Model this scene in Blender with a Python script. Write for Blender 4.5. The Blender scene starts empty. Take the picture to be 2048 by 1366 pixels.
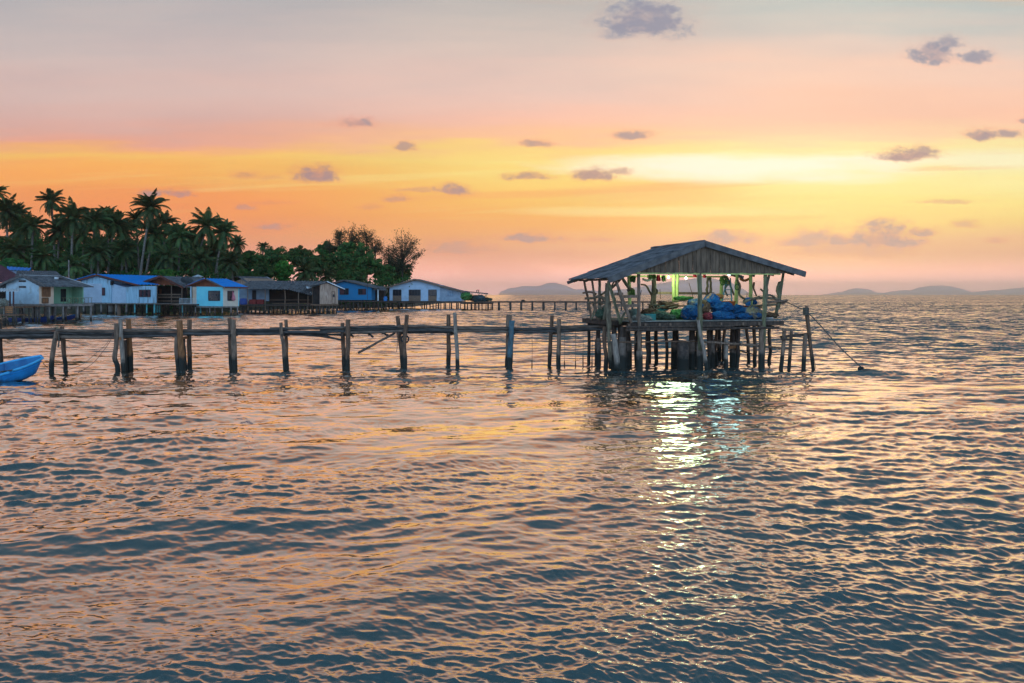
import bpy, bmesh, math, random
import numpy as np
from mathutils import Vector, Matrix

# ------------------------------------------------------------------ camera, sky, sun, exposure
SC = bpy.context.scene
COL = SC.collection
FPX, HOR, CAMZ = 1593.0, 589.0, 3.5
cam_d = bpy.data.cameras.new('camera')
cam_d.sensor_width = 36.0
cam_d.lens = 36.0 * FPX / 2048.0
cam_d.shift_y = -(683.0 - HOR) / 2048.0
cam_d.clip_start = 0.1
cam_d.clip_end = 60000
cam = bpy.data.objects.new('camera', cam_d)
COL.objects.link(cam)
cam.location = (0, 0, CAMZ)
cam.rotation_euler = (math.radians(90), 0, 0)
SC.camera = cam
SC.view_settings.view_transform = 'Standard'
SC.view_settings.look = 'None'
SC.view_settings.gamma = 1
SC.view_settings.exposure = 0.0
SC.cycles.use_denoising = True
SC.cycles.max_bounces = 8
SC.cycles.volume_bounces = 4
SC.cycles.sample_clamp_indirect = 8

def lin(c):
    out = []
    for v in c[:3]:
        v = v / 255.0
        out.append(v / 12.92 if v <= 0.04045 else ((v + 0.055) / 1.055) ** 2.4)
    return (out[0], out[1], out[2], 1.0)

class NT:
    """small helper for wiring node trees"""
    def __init__(s, tree):
        s.t = tree; s.n = tree.nodes; s.l = tree.links
    def put(s, sock, v):
        if hasattr(v, 'is_output') or isinstance(v, bpy.types.NodeSocket):
            s.l.new(v, sock)
        else:
            sock.default_value = v
    def math(s, op, a, b=None, c=None, clamp=False):
        n = s.n.new('ShaderNodeMath'); n.operation = op; n.use_clamp = clamp
        s.put(n.inputs[0], a)
        if b is not None: s.put(n.inputs[1], b)
        if c is not None: s.put(n.inputs[2], c)
        return n.outputs[0]
    def vmath(s, op, a, b=None):
        n = s.n.new('ShaderNodeVectorMath'); n.operation = op
        s.put(n.inputs[0], a)
        if b is not None: s.put(n.inputs[1], b)
        return n.outputs['Value'] if op in ('LENGTH', 'DOT_PRODUCT') else n.outputs[0]
    def rng(s, v, a, b, c=0.0, d=1.0, smooth=True):
        n = s.n.new('ShaderNodeMapRange')
        n.interpolation_type = 'SMOOTHSTEP' if smooth else 'LINEAR'
        s.put(n.inputs[0], v)
        for i, q in enumerate((a, b, c, d)): s.put(n.inputs[i + 1], q)
        return n.outputs[0]
    def mix(s, f, a, b, blend='MIX'):
        n = s.n.new('ShaderNodeMix'); n.data_type = 'RGBA'; n.blend_type = blend
        s.put(n.inputs[0], f); s.put(n.inputs[6], a); s.put(n.inputs[7], b)
        return n.outputs[2]
    def comb(s, x, y, z=0.0):
        n = s.n.new('ShaderNodeCombineXYZ')
        s.put(n.inputs[0], x); s.put(n.inputs[1], y); s.put(n.inputs[2], z)
        return n.outputs[0]
    def sep(s, v):
        n = s.n.new('ShaderNodeSeparateXYZ'); s.put(n.inputs[0], v)
        return n.outputs
    def noise(s, vec, scale=5.0, detail=3.0, rough=0.55, color=False):
        n = s.n.new('ShaderNodeTexNoise')
        if vec is not None: s.put(n.inputs['Vector'], vec)
        n.inputs['Scale'].default_value = scale
        n.inputs['Detail'].default_value = detail
        n.inputs['Roughness'].default_value = rough
        return n.outputs['Color' if color else 'Fac']
    def ramp(s, f, stops):
        n = s.n.new('ShaderNodeValToRGB'); cr = n.color_ramp
        stops = sorted(stops, key=lambda q: q[0])
        while len(cr.elements) < len(stops): cr.elements.new(0.5)
        for e, (p, c) in zip(cr.elements, stops):
            e.position = p; e.color = c
        s.put(n.inputs[0], f)
        return n.outputs[0]

def build_world():
    w = bpy.data.worlds.new('World'); SC.world = w
    w.use_nodes = True
    T = NT(w.node_tree); T.n.clear()
    out = T.n.new('ShaderNodeOutputWorld'); bg = T.n.new('ShaderNodeBackground')
    T.l.new(bg.outputs[0], out.inputs[0])
    tc = T.n.new('ShaderNodeTexCoord')
    D = T.sep(tc.outputs['Generated'])
    dx, dy, dz = D[0], D[1], D[2]
    ady = T.math('MAXIMUM', T.math('ABSOLUTE', dy), 0.02)
    u = T.math('DIVIDE', dx, ady)
    v = T.math('MAXIMUM', T.math('DIVIDE', dz, ady), 0.0)
    uc = T.math('MINIMUM', T.math('MAXIMUM', u, -3.0), 3.0)
    # thin layered cloud sheets: long streaks parallel to the horizon
    st1 = T.noise(T.comb(T.math('MULTIPLY', uc, 2.2), T.math('MULTIPLY', v, 26.0), 1.3), 1.0, 4.0, 0.55)
    st2 = T.noise(T.comb(T.math('MULTIPLY', uc, 1.1), T.math('MULTIPLY', v, 7.0), 4.7), 1.0, 3.0, 0.5)
    tilt = T.math('MULTIPLY_ADD', uc, 0.006, v)
    ang = T.math('MULTIPLY', T.math('ARCTANGENT', tilt), 2 / math.pi)
    amp = T.rng(v, 0.0, 0.12, 0.004, 0.030)
    ang = T.math('ADD', ang, T.math('MULTIPLY', T.math('SUBTRACT', st1, 0.5), T.math('MULTIPLY', amp, 1.6)))
    ang = T.math('ADD', ang, T.math('MULTIPLY', T.math('SUBTRACT', st2, 0.5), T.math('MULTIPLY', amp, 0.5)))
    def stops(rows):
        r = [(math.atan(max(HOR - y, 0) / FPX) * 2 / math.pi, lin(c)) for y, c in rows]
        return r + [(0.238, lin((246, 178, 126))), (0.262, lin((230, 158, 116))), (0.298, lin((130, 122, 126))), (0.37, lin((84, 106, 120))), (0.55, lin((60, 86, 100))), (1.0, lin((56, 80, 94)))]
    left = T.ramp(ang, stops([(589, (234, 158, 158)), (540, (244, 154, 136)), (480, (253, 148, 94)), (430, (255, 146, 68)),
                              (385, (255, 157, 68)), (345, (255, 176, 74)), (312, (255, 196, 92)), (298, (254, 180, 104)),
                              (284, (240, 168, 142)), (250, (222, 174, 162)), (190, (216, 184, 176)), (110, (210, 188, 182)), (0, (181, 178, 179))]))
    mid = T.ramp(ang, stops([(589, (236, 174, 180)), (540, (250, 172, 152)), (490, (252, 176, 128)), (440, (255, 178, 78)),
                             (390, (255, 194, 84)), (350, (255, 210, 102)), (318, (255, 224, 118)), (296, (255, 214, 122)),
                             (280, (255, 194, 146)), (240, (250, 192, 168)), (180, (236, 197, 182)), (100, (218, 196, 184)), (0, (190, 184, 178))]))
    right = T.ramp(ang, stops([(589, (238, 176, 180)), (540, (250, 176, 154)), (495, (252, 188, 136)), (450, (255, 214, 118)),
                               (400, (255, 230, 130)), (360, (255, 238, 150)), (318, (255, 242, 168)), (288, (255, 232, 158)),
                               (270, (255, 210, 164)), (220, (254, 196, 166)), (150, (248, 202, 178)), (80, (226, 202, 188)), (0, (186, 195, 190))]))
    base = T.mix(T.rng(uc, -0.46, 0.08), left, mid)
    base = T.mix(T.rng(uc, 0.04, 0.44), base, right)
    st3 = T.noise(T.comb(T.math('MULTIPLY', uc, 1.7), T.math('MULTIPLY_ADD', uc, -2.0, T.math('MULTIPLY', v, 46.0)), 8.3), 1.0, 4.0, 0.6)
    band = T.math('MULTIPLY', T.rng(v, 0.05, 0.10), T.rng(v, 0.195, 0.165))
    base = T.mix(T.math('MULTIPLY', T.math('MULTIPLY', T.rng(st3, .52, .72), band), .7), base, lin((252, 168, 84)))
    base = T.mix(T.math('MULTIPLY', T.math('MULTIPLY', T.rng(st3, .46, .28), band), .35), base, lin((255, 232, 140)))
    # the gap in the cloud where the sun has just gone: pale, almost white
    def blob(vec, px, py, hw, hh):
        c = ((px - 1024) / FPX, (HOR - py) / FPX, 0)
        d = T.vmath('SUBTRACT', vec, c)
        return T.vmath('LENGTH', T.vmath('MULTIPLY', d, (FPX / hw, FPX / hh, 0)))
    puv = T.comb(u, v, 0.0)
    wob = T.noise(T.comb(T.math('MULTIPLY', uc, 5.0), T.math('MULTIPLY', v, 40.0), 9.0), 1.0, 4.0, 0.6)
    wob = T.math('SUBTRACT', wob, 0.5)
    g = T.math('ADD', blob(puv, 1480, 334, 340, 34), T.math('MULTIPLY', wob, 1.6))
    glow = T.rng(g, 1.25, 0.35)
    base = T.mix(T.math('MULTIPLY', glow, 0.95), base, lin((255, 252, 226)))
    g = T.math('ADD', blob(puv, 2020, 318, 200, 22), T.math('MULTIPLY', wob, 1.6))
    base = T.mix(T.math('MULTIPLY', T.rng(g, 1.25, 0.3), 0.7), base, lin((255, 248, 206)))
    g = T.math('ADD', blob(puv, 1340, 424, 330, 12), T.math('MULTIPLY', wob, 1.4))
    base = T.mix(T.math('MULTIPLY', T.rng(g, 1.2, 0.3), 0.55), base, lin((255, 232, 150)))
    g = T.math('ADD', blob(puv, 1330, 384, 210, 26), T.math('MULTIPLY', wob, 1.4))
    base = T.mix(T.math('MULTIPLY', T.rng(g, 1.2, 0.3), 0.6), base, lin((252, 190, 104)))
    wisp = T.noise(T.comb(T.math('MULTIPLY_ADD', v, 6.0, T.math('MULTIPLY', uc, 2.6)), T.math('MULTIPLY_ADD', uc, -1.6, T.math('MULTIPLY', v, 15.0)), 2.2), 1.0, 5.0, 0.6)
    base = T.mix(1.0, base, T.comb(T.rng(wisp, .25, .75, .93, 1.05), T.rng(wisp, .25, .75, .95, 1.04), T.rng(wisp, .25, .75, .985, 1.03)), 'MULTIPLY')
    hg = T.rng(v, 0.0, 0.055, 3.1, 1.0)
    base = T.mix(1.0, base, T.comb(hg, hg, hg), 'MULTIPLY')
    # small low cumulus
    nz = T.noise(T.vmath('MULTIPLY', puv, (1.0, 1.5, 1.0)), 26.0, 5.0, 0.6, color=True)
    nz2 = T.noise(T.vmath('MULTIPLY', puv, (1.0, 1.6, 1.0)), 85.0, 3.0, 0.6, color=True)
    disp = T.vmath('ADD', T.vmath('MULTIPLY', T.vmath('SUBTRACT', nz, (.5, .5, .5)), (0.022, 0.008, 0)),
                   T.vmath('MULTIPLY', T.vmath('SUBTRACT', nz2, (.5, .5, .5)), (0.008, 0.005, 0)))
    pd = T.vmath('ADD', puv, disp)
    clouds = [(1290, 30, 120, 58, .95), (1245, 62, 70, 22, .6), (1868, 100, 66, 34, .95), (1898, 82, 36, 22, .8), (1955, 112, 44, 20, .85),
              (713, 244, 60, 14, .75), (808, 292, 34, 12, .7), (630, 347, 62, 22, .9), (640, 338, 26, 16, .7), (490, 348, 44, 12, .55), (545, 354, 34, 8, .35),
              (300, 384, 40, 10, .8), (356, 384, 40, 12, .8), (905, 378, 52, 13, .85), (840, 380, 60, 7, .5), (790, 398, 34, 9, .6),
              (745, 412, 36, 8, .4), (494, 413, 30, 9, .6), (545, 451, 46, 9, .65), (1072, 286, 40, 10, .7), (1270, 268, 46, 13, .8), (1060, 352, 64, 10, .75),
              (1185, 346, 52, 17, .85), (1240, 343, 36, 9, .7), (1812, 308, 80, 17, .9), (1845, 302, 40, 14, .8), (1965, 268, 42, 16, .9), (2015, 266, 34, 11, .8),
              (2045, 240, 14, 8, .7), (1060, 474, 84, 13, .8), (1195, 478, 44, 9, .5), (1450, 476, 74, 20, .85), (1630, 474, 70, 24, .75), (1760, 470, 100, 34, .95),
              (1755, 452, 42, 20, .85), (1700, 494, 170, 24, .55), (1930, 448, 36, 10, .55), (1988, 480, 26, 9, .5), (920, 492, 95, 22, .6), (985, 530, 140, 38, .35),
              (1120, 515, 120, 22, .25), (1590, 482, 60, 16, .8), (1680, 478, 64, 16, .85), (1836, 464, 50, 13, .8), (1890, 402, 90, 6, .5), (540, 405, 90, 4, .35), (1440, 492, 150, 14, .3)]
    rg1 = T.noise(T.vmath('MULTIPLY', puv, (1.0, 1.7, 1.0)), 34.0, 5.0, 0.62)
    rg2 = T.noise(T.vmath('MULTIPLY', puv, (1.0, 1.4, 1.0)), 120.0, 3.0, 0.6)
    ragged = T.math('ADD', T.math('MULTIPLY', T.math('SUBTRACT', rg1, 0.5), 1.5), T.math('MULTIPLY', T.math('SUBTRACT', rg2, 0.5), 0.55))
    m = 0.0
    for px, py, hw, hh, den in clouds:
        c = ((px - 1024) / FPX, (HOR - py - hh * .3) / FPX, 0)
        q = T.vmath('MULTIPLY', T.vmath('SUBTRACT', pd, c), (FPX / hw, FPX / (hh * 1.3), 0))
        q = T.vmath('MAXIMUM', q, T.vmath('MULTIPLY', q, (-1, -1.9, 0)))
        d = T.math('ADD', T.vmath('LENGTH', q), ragged)
        k = T.rng(d, 1.2, 0.25, 0.0, den)
        m = k if m == 0.0 else T.math('MAXIMUM', m, k)
    cc = T.ramp(T.math('MULTIPLY', v, 2.6), [(0.0, lin((226, 160, 150))), (0.17, lin((200, 150, 150))), (0.28, lin((190, 140, 136))), (0.40, lin((196, 134, 112))),
                             (0.55, lin((170, 142, 144))), (0.75, lin((150, 152, 166))), (1.0, lin((148, 156, 172)))])
    cc = T.mix(T.math('MULTIPLY', T.rng(m, 0.35, 0.95), 0.5), cc, lin((136, 130, 152)))
    edge = T.mix(T.rng(v, .16, .34, .62, .18), base, lin((228, 126, 98)))
    cc = T.mix(T.math('MULTIPLY', T.rng(rg1, .42, .62), .42), cc, edge)
    cc = T.mix(T.rng(m, 0.15, 0.75), edge, cc)
    base = T.mix(T.rng(m, 0.0, 0.9, 0.0, 1.0, False), base, cc)
    # the eastern half of the sky, behind the camera: open blue dusk
    back = T.ramp(dz, [(0.0, lin((164, 170, 186))), (0.15, lin((146, 174, 206))), (0.45, lin((128, 172, 212))), (0.8, lin((66, 92, 112))), (1.0, lin((44, 64, 76)))])
    nback = T.n.new('ShaderNodeVectorMath'); nback.operation = 'SCALE'
    T.put(nback.inputs[0], back); nback.inputs['Scale'].default_value = BACK_GAIN
    col = T.mix(T.rng(dy, 0.12, -0.22), base, nback.outputs[0])
    # a little of the physical sky for the twilight tint
    sky = T.n.new('ShaderNodeTexSky'); sky.sky_type = 'NISHITA'; sky.sun_disc = False
    sky.sun_elevation = math.radians(SUN_EL); sky.sun_rotation = math.radians(SUN_AZ)
    col = T.mix(0.006, col, sky.outputs[0], 'ADD')
    col = T.mix(T.rng(dz, -0.004, -0.02), col, (0.035, 0.055, 0.065, 1))
    T.l.new(col, bg.inputs['Color'])
    bg.inputs['Strength'].default_value = 1.0
    w.cycles.sampling_method = 'MANUAL'; w.cycles.sample_map_resolution = 1024

SUN_EL, SUN_AZ = 8.0, 18.0
BACK_GAIN = 3.1
build_world()
sun_d = bpy.data.lights.new('sun', 'SUN')
sun_d.energy = 0.03; sun_d.angle = math.radians(25); sun_d.color = (1.0, 0.78, 0.5)
sun = bpy.data.objects.new('sun', sun_d); COL.objects.link(sun)
_sd = Vector((math.sin(math.radians(SUN_AZ)) * math.cos(math.radians(SUN_EL)), math.cos(math.radians(SUN_AZ)) * math.cos(math.radians(SUN_EL)), math.sin(math.radians(SUN_EL))))
sun.rotation_euler = _sd.to_track_quat('Z', 'Y').to_euler()

# ------------------------------------------------------------------ helpers
R = random.Random(7)
def P(px, py, Y):
    """a point at distance Y that the photograph shows at px, py"""
    return Vector(((px - 1024) / FPX * Y, Y, CAMZ + (HOR - py) / FPX * Y))
def XZ(px, Y): return (px - 1024) / FPX * Y

class Fr:
    """ground frame of a building: origin, r to the right along its front, b towards its back"""
    def __init__(s, px, Y, yaw):
        s.o = Vector((XZ(px, Y), Y, 0)); a = math.radians(yaw)
        s.r = Vector((math.cos(a), -math.sin(a), 0)); s.b = Vector((math.sin(a), math.cos(a), 0))
    def pt(s, w, d, z): return s.o + s.r * w + s.b * d + Vector((0, 0, z))
    def w(s, px, d=0.0):
        k = (px - 1024) / FPX; q = s.o + s.b * d
        return (k * q.y - q.x) / (s.r.x - k * s.r.y)
    def d(s, px, w=0.0):
        k = (px - 1024) / FPX; q = s.o + s.r * w
        return (k * q.y - q.x) / (s.b.x - k * s.b.y)
    def z(s, py, w, d):
        return CAMZ + (HOR - py) / FPX * (s.o + s.r * w + s.b * d).y
    def pp(s, px, py, d=0.0):
        w = s.w(px, d); return s.pt(w, d, s.z(py, w, d))
    def ps(s, px, py, w=0.0):
        d = s.d(px, w); return s.pt(w, d, s.z(py, w, d))

def empty(name, loc):
    o = bpy.data.objects.new(name, None); COL.objects.link(o); o.location = loc
    o.empty_display_size = 0.3
    return o
def tag(o, label, cat, group=None, kind=None):
    if label: o['label'] = label
    if cat: o['category'] = cat
    if group: o['group'] = group
    if kind: o['kind'] = kind
    return o
def thing(name, label, cat, loc, group=None):
    return tag(empty(name, loc), label, cat, group)

def wloc(o):
    v = Vector((0, 0, 0))
    while o is not None:
        v = v + Vector(o.location); o = o.parent
    return v

class MB:
    def __init__(s): s.v = []; s.f = []; s.uvdir = None
    def add(s, vs, fs):
        n = len(s.v); s.v.extend([tuple(q) for q in vs]); s.f.extend([tuple(i + n for i in f) for f in fs])
    def prism(s, poly, vec):
        poly = [Vector(q) for q in poly]; vec = Vector(vec); n = len(poly)
        nrm = (poly[1] - poly[0]).cross(poly[2] - poly[1])
        if nrm.dot(vec) > 0: poly = poly[::-1]
        vs = poly + [q + vec for q in poly]
        fs = [tuple(range(n)), tuple(range(2 * n - 1, n - 1, -1))]
        for i in range(n):
            j = (i + 1) % n; fs.append((i, i + n, j + n, j))
        s.add(vs, fs)
    def slab(s, poly, t):
        poly = [Vector(q) for q in poly]
        nrm = (poly[1] - poly[0]).cross(poly[2] - poly[1]).normalized()
        if nrm.z < 0: nrm = -nrm
        s.prism(poly, -nrm * t)
    def box(s, c, size, yaw=0.0, tilt=(0, 0)):
        c = Vector(c); a, b, d = [q / 2 for q in size]
        m = Matrix.Rotation(yaw, 3, 'Z') @ Matrix.Rotation(tilt[1], 3, 'Y') @ Matrix.Rotation(tilt[0], 3, 'X')
        vs = [c + m @ Vector((x, y, z)) for x in (-a, a) for y in (-b, b) for z in (-d, d)]
        s.add(vs, [(0, 1, 3, 2), (4, 6, 7, 5), (0, 4, 5, 1), (2, 3, 7, 6), (0, 2, 6, 4), (1, 5, 7, 3)])
    def bar(s, p0, p1, w, h, up=(0, 0, 1)):
        p0, p1 = Vector(p0), Vector(p1); d = (p1 - p0).normalized(); up = Vector(up)
        if abs(d.dot(up)) > 0.95: up = Vector((0, 1, 0))
        sx = d.cross(up).normalized(); sy = sx.cross(d).normalized()
        q = [sx * a * w / 2 + sy * b * h / 2 for a, b in ((-1, -1), (1, -1), (1, 1), (-1, 1))]
        s.add([p0 + k for k in q] + [p1 + k for k in q],
              [(3, 2, 1, 0), (4, 5, 6, 7), (0, 1, 5, 4), (1, 2, 6, 5), (2, 3, 7, 6), (3, 0, 4, 7)])
    def tube(s, pts, rad, n=8, cap=True, rough=0.0, rnd=None):
        pts = [Vector(p) for p in pts]
        if not isinstance(rad, (list, tuple)): rad = [rad] * len(pts)
        rnd = rnd or R
        vs, fs = [], []
        ref = Vector((0.3, 0.9, 0.1))
        for i, p in enumerate(pts):
            d = (pts[min(i + 1, len(pts) - 1)] - pts[max(i - 1, 0)]).normalized()
            rr = ref if abs(d.dot(ref.normalized())) < 0.9 else Vector((1, 0, 0.2))
            a = d.cross(rr).normalized(); b = d.cross(a).normalized()
            for k in range(n):
                t = 2 * math.pi * k / n; r = rad[i] * (1 + rough * rnd.uniform(-1, 1))
                vs.append(p + a * math.cos(t) * r + b * math.sin(t) * r)
        for i in range(len(pts) - 1):
            for k in range(n):
                j = (k + 1) % n
                fs.append((i * n + k, i * n + j, (i + 1) * n + j, (i + 1) * n + k))
        if cap:
            fs.append(tuple(range(n - 1, -1, -1))); m = (len(pts) - 1) * n
            fs.append(tuple(range(m, m + n)))
        s.add(vs, fs)
    def log(s, p0, p1, r0, r1=None, seg=7, wig=0.03, n=9, rough=0.07):
        """a rough natural pole between two points"""
        p0, p1 = Vector(p0), Vector(p1); r1 = r1 or r0 * 0.85
        L = (p1 - p0).length; pts, rad = [], []
        for i in range(seg + 1):
            t = i / seg; q = p0.lerp(p1, t)
            if 0 < i < seg: q = q + Vector((R.uniform(-1, 1), R.uniform(-1, 1), R.uniform(-.4, .4))) * wig
            pts.append(q); rad.append((r0 + (r1 - r0) * t) * R.uniform(0.93, 1.07))
        s.tube(pts, rad, n, True, rough)
    def crooked(s, ctrl, r0, r1, seg=14, n=9, rough=0.06):
        """a smooth bent branch through control points"""
        c = [Vector(q) for q in ctrl]; pts, rad = [], []
        for i in range(seg + 1):
            t = i / seg * (len(c) - 1); k = min(int(t), len(c) - 2); f = t - k
            a, b, d, e = c[max(k - 1, 0)], c[k], c[k + 1], c[min(k + 2, len(c) - 1)]
            q = 0.5 * ((2 * b) + (d - a) * f + (2 * a - 5 * b + 4 * d - e) * f * f + (3 * b - a - 3 * d + e) * f ** 3)
            pts.append(q); rad.append(r0 + (r1 - r0) * i / seg)
        s.tube(pts, rad, n, True, rough)
    def corrugated(s, a, b, c, d, period, amp, rows=6, per=6, jit=0.0, thick=0.02):
        """corrugated sheet roofing: a-b along the ridge, d-c along the eave; ribs run down the slope"""
        a, b, c, d = [Vector(q) for q in (a, b, c, d)]
        nrm = (b - a).cross(d - a).normalized()
        if nrm.z < 0: nrm = -nrm
        cols = max(4, int(max((b - a).length, (c - d).length) / period * per))
        grid = []
        for i in range(rows):
            lift0 = 0.035 * i; j0 = R.uniform(-jit, jit)
            v0, v1 = i / rows, min((i + 1.0) / rows + (0.035 if i < rows - 1 else 0.0), 1.0)
            strip = []
            offs = {}
            for q, vv in enumerate((v0, v1)):
                row = []
                for k in range(cols + 1):
                    t = k / cols; sheet = int(t * cols / (per * 5))
                    if sheet not in offs: offs[sheet] = (R.uniform(-jit, jit), R.uniform(0, 1))
                    top = a.lerp(b, t); bot = d.lerp(c, t)
                    vv2 = vv + (offs[sheet][0] * 0.25 if (q == 1 and i == rows - 1) else 0)
                    p = top.lerp(bot, vv2)
                    h = amp * math.sin(2 * math.pi * k / per) + (0.030 if q == 1 else 0.0) + offs[sheet][1] * jit * 0.4
                    row.append(p + nrm * (h + 0.02))
                strip.append(row)
            vs = strip[0] + strip[1] + [q - nrm * thick for q in strip[0]] + [q - nrm * thick for q in strip[1]]
            m = cols + 1; fs = []
            for k in range(cols):
                fs.append((k, k + 1, m + k + 1, m + k)); fs.append((2 * m + k, 3 * m + k, 3 * m + k + 1, 2 * m + k + 1))
                fs.append((m + k, m + k + 1, 3 * m + k + 1, 3 * m + k)); fs.append((k, 2 * m + k, 2 * m + k + 1, k + 1))
            fs += [(0, m, 3 * m, 2 * m), (cols, 2 * m + cols, 3 * m + cols, m + cols)]
            s.add(vs, fs)
    def build(s, name, mat, parent=None, smooth=False):
        off = wloc(parent) if parent is not None else Vector((0, 0, 0))
        me = bpy.data.meshes.new(name)
        me.from_pydata([(q[0] - off.x, q[1] - off.y, q[2] - off.z) for q in s.v], [], s.f)
        me.materials.append(mat)
        if smooth: me.polygons.foreach_set('use_smooth', [True] * len(me.polygons))
        me.update()
        bm = bmesh.new(); bm.from_mesh(me); bmesh.ops.recalc_face_normals(bm, faces=bm.faces); bm.to_mesh(me); bm.free()
        o = bpy.data.objects.new(name, me); COL.objects.link(o)
        if parent is not None: o.parent = parent
        return o

# ------------------------------------------------------------------ materials
MATS = {}
def mat(name, col, dark=None, rough=0.8, scale=3.0, stretch=(1, 1, 1), detail=5.0, bump=0.3, bscale=None, spec=0.3,
        tide=None, metallic=0.0, spots=None, contrast=(0.3, 0.7)):
    if name in MATS: return MATS[name]
    m = bpy.data.materials.new(name); m.use_nodes = True
    T = NT(m.node_tree); bs = T.n['Principled BSDF']
    geo = T.n.new('ShaderNodeNewGeometry')
    pos = geo.outputs['Position']
    vec = T.vmath('MULTIPLY', pos, stretch)
    n1 = T.noise(vec, scale, detail, 0.6)
    dark = dark or tuple(c * 0.55 for c in col)
    c = T.mix(T.rng(n1, contrast[0], contrast[1]), (*dark, 1), (*col, 1))
    if spots:
        n2 = T.noise(vec, spots[1], 4.0, 0.65)
        c = T.mix(T.math('MULTIPLY', T.rng(n2, spots[2], spots[2] + 0.12), spots[3]), c, (*spots[0], 1))
    if tide:
        z = T.sep(pos)[2]
        tn = T.math('ADD', z, T.math('MULTIPLY', T.math('SUBTRACT', T.noise(pos, 5.0, 3.0), 0.5), 0.45))
        c = T.mix(T.rng(tn, tide, tide - 0.28), c, (0.022, 0.022, 0.018, 1))
    T.l.new(c, bs.inputs['Base Color'])
    bs.inputs['Roughness'].default_value = rough
    bs.inputs['Specular IOR Level'].default_value = spec
    bs.inputs['Metallic'].default_value = metallic
    if bump:
        b = T.n.new('ShaderNodeBump'); b.inputs['Strength'].default_value = bump; b.inputs['Distance'].default_value = 0.03
        T.l.new(T.noise(vec, bscale or scale * 3, 4.0, 0.65), b.inputs['Height'])
        T.l.new(b.outputs[0], bs.inputs['Normal'])
    MATS[name] = m
    return m
def emit(name, col, strength):
    m = bpy.data.materials.new(name); m.use_nodes = True
    bs = m.node_tree.nodes['Principled BSDF']
    bs.inputs['Base Color'].default_value = (*col, 1)
    bs.inputs['Emission Color'].default_value = (*col, 1)
    bs.inputs['Emission Strength'].default_value = strength
    return m

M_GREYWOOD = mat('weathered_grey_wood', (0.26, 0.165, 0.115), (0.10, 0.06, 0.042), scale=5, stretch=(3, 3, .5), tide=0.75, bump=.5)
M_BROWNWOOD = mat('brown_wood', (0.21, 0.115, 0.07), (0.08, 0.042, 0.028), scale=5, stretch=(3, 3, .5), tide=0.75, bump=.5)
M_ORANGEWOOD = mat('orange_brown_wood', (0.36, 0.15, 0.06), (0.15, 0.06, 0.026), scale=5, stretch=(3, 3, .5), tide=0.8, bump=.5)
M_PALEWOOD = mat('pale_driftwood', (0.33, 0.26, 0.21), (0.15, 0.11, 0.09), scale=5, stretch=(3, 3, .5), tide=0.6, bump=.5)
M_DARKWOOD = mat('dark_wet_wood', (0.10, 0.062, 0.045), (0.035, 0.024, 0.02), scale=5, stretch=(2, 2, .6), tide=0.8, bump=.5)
M_POLE = mat('walkway_pole_wood', (0.21, 0.145, 0.11), (0.06, 0.04, 0.032), scale=4, stretch=(.4, 3, 3), bump=.5)
M_POLEDARK = mat('dark_walkway_pole_wood', (0.10, 0.085, 0.08), (0.03, 0.025, 0.022), scale=4, stretch=(.4, 3, 3), bump=.5)
M_PLANK = mat('deck_plank', (0.22, 0.21, 0.19), (0.10, 0.09, 0.08), scale=4, stretch=(.5, 3, 3), bump=.4)
M_BLUEPAINT = mat('flaking_blue_paint', (0.09, 0.17, 0.21), (0.05, 0.07, 0.08), scale=4, stretch=(2, 2, .7), tide=0.7, spots=((0.12, .10, .09), 6, .55, .9))
M_CONCRETE = mat('old_concrete', (0.24, 0.175, 0.14), (0.11, 0.08, 0.065), scale=4, tide=0.85, bump=.5)
M_ROOF = mat('weathered_fibre_roof', (0.18, 0.17, 0.175), (0.06, 0.058, 0.064), scale=1.6, stretch=(1, 1, 2), rough=.85, bump=.5, bscale=14, spots=((0.33, .33, .34), 5, .62, .5))
M_GABLE = mat('gable_board', (0.19, 0.122, 0.08), (0.085, 0.054, 0.036), scale=3, stretch=(2, 2, .5), bump=.3)
M_BARGE = mat('bargeboard', (0.14, 0.125, 0.12), (0.075, 0.065, 0.065), scale=3, bump=.3)
M_GREENPOST = mat('greenish_painted_wood', (0.20, 0.185, 0.10), (0.085, 0.075, 0.045), scale=4, stretch=(2, 2, .6), tide=0.7, bump=.4)
M_LIME = mat('lamplit_yellow_green_paint', (0.58, 0.62, 0.22), (0.38, 0.40, 0.14), scale=4, stretch=(2, 2, .6), tide=0.7, bump=.3)  # green paint lightened so posts and tie beams carry the bulbs' glow in their colour
M_BRANCH = mat('bare_branch_wood', (0.22, 0.17, 0.11), (0.085, 0.06, 0.042), scale=5, stretch=(2, 2, .7), tide=0.7, bump=.5)
M_ROPE = mat('old_rope', (0.13, 0.11, 0.09), scale=30, bump=.4)
M_RUBBER = mat('black_rubber', (0.02, 0.02, 0.022), rough=.7, scale=6)
M_IRON = mat('rusty_iron', (0.10, 0.06, 0.045), (0.03, 0.022, 0.02), scale=8)
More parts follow.
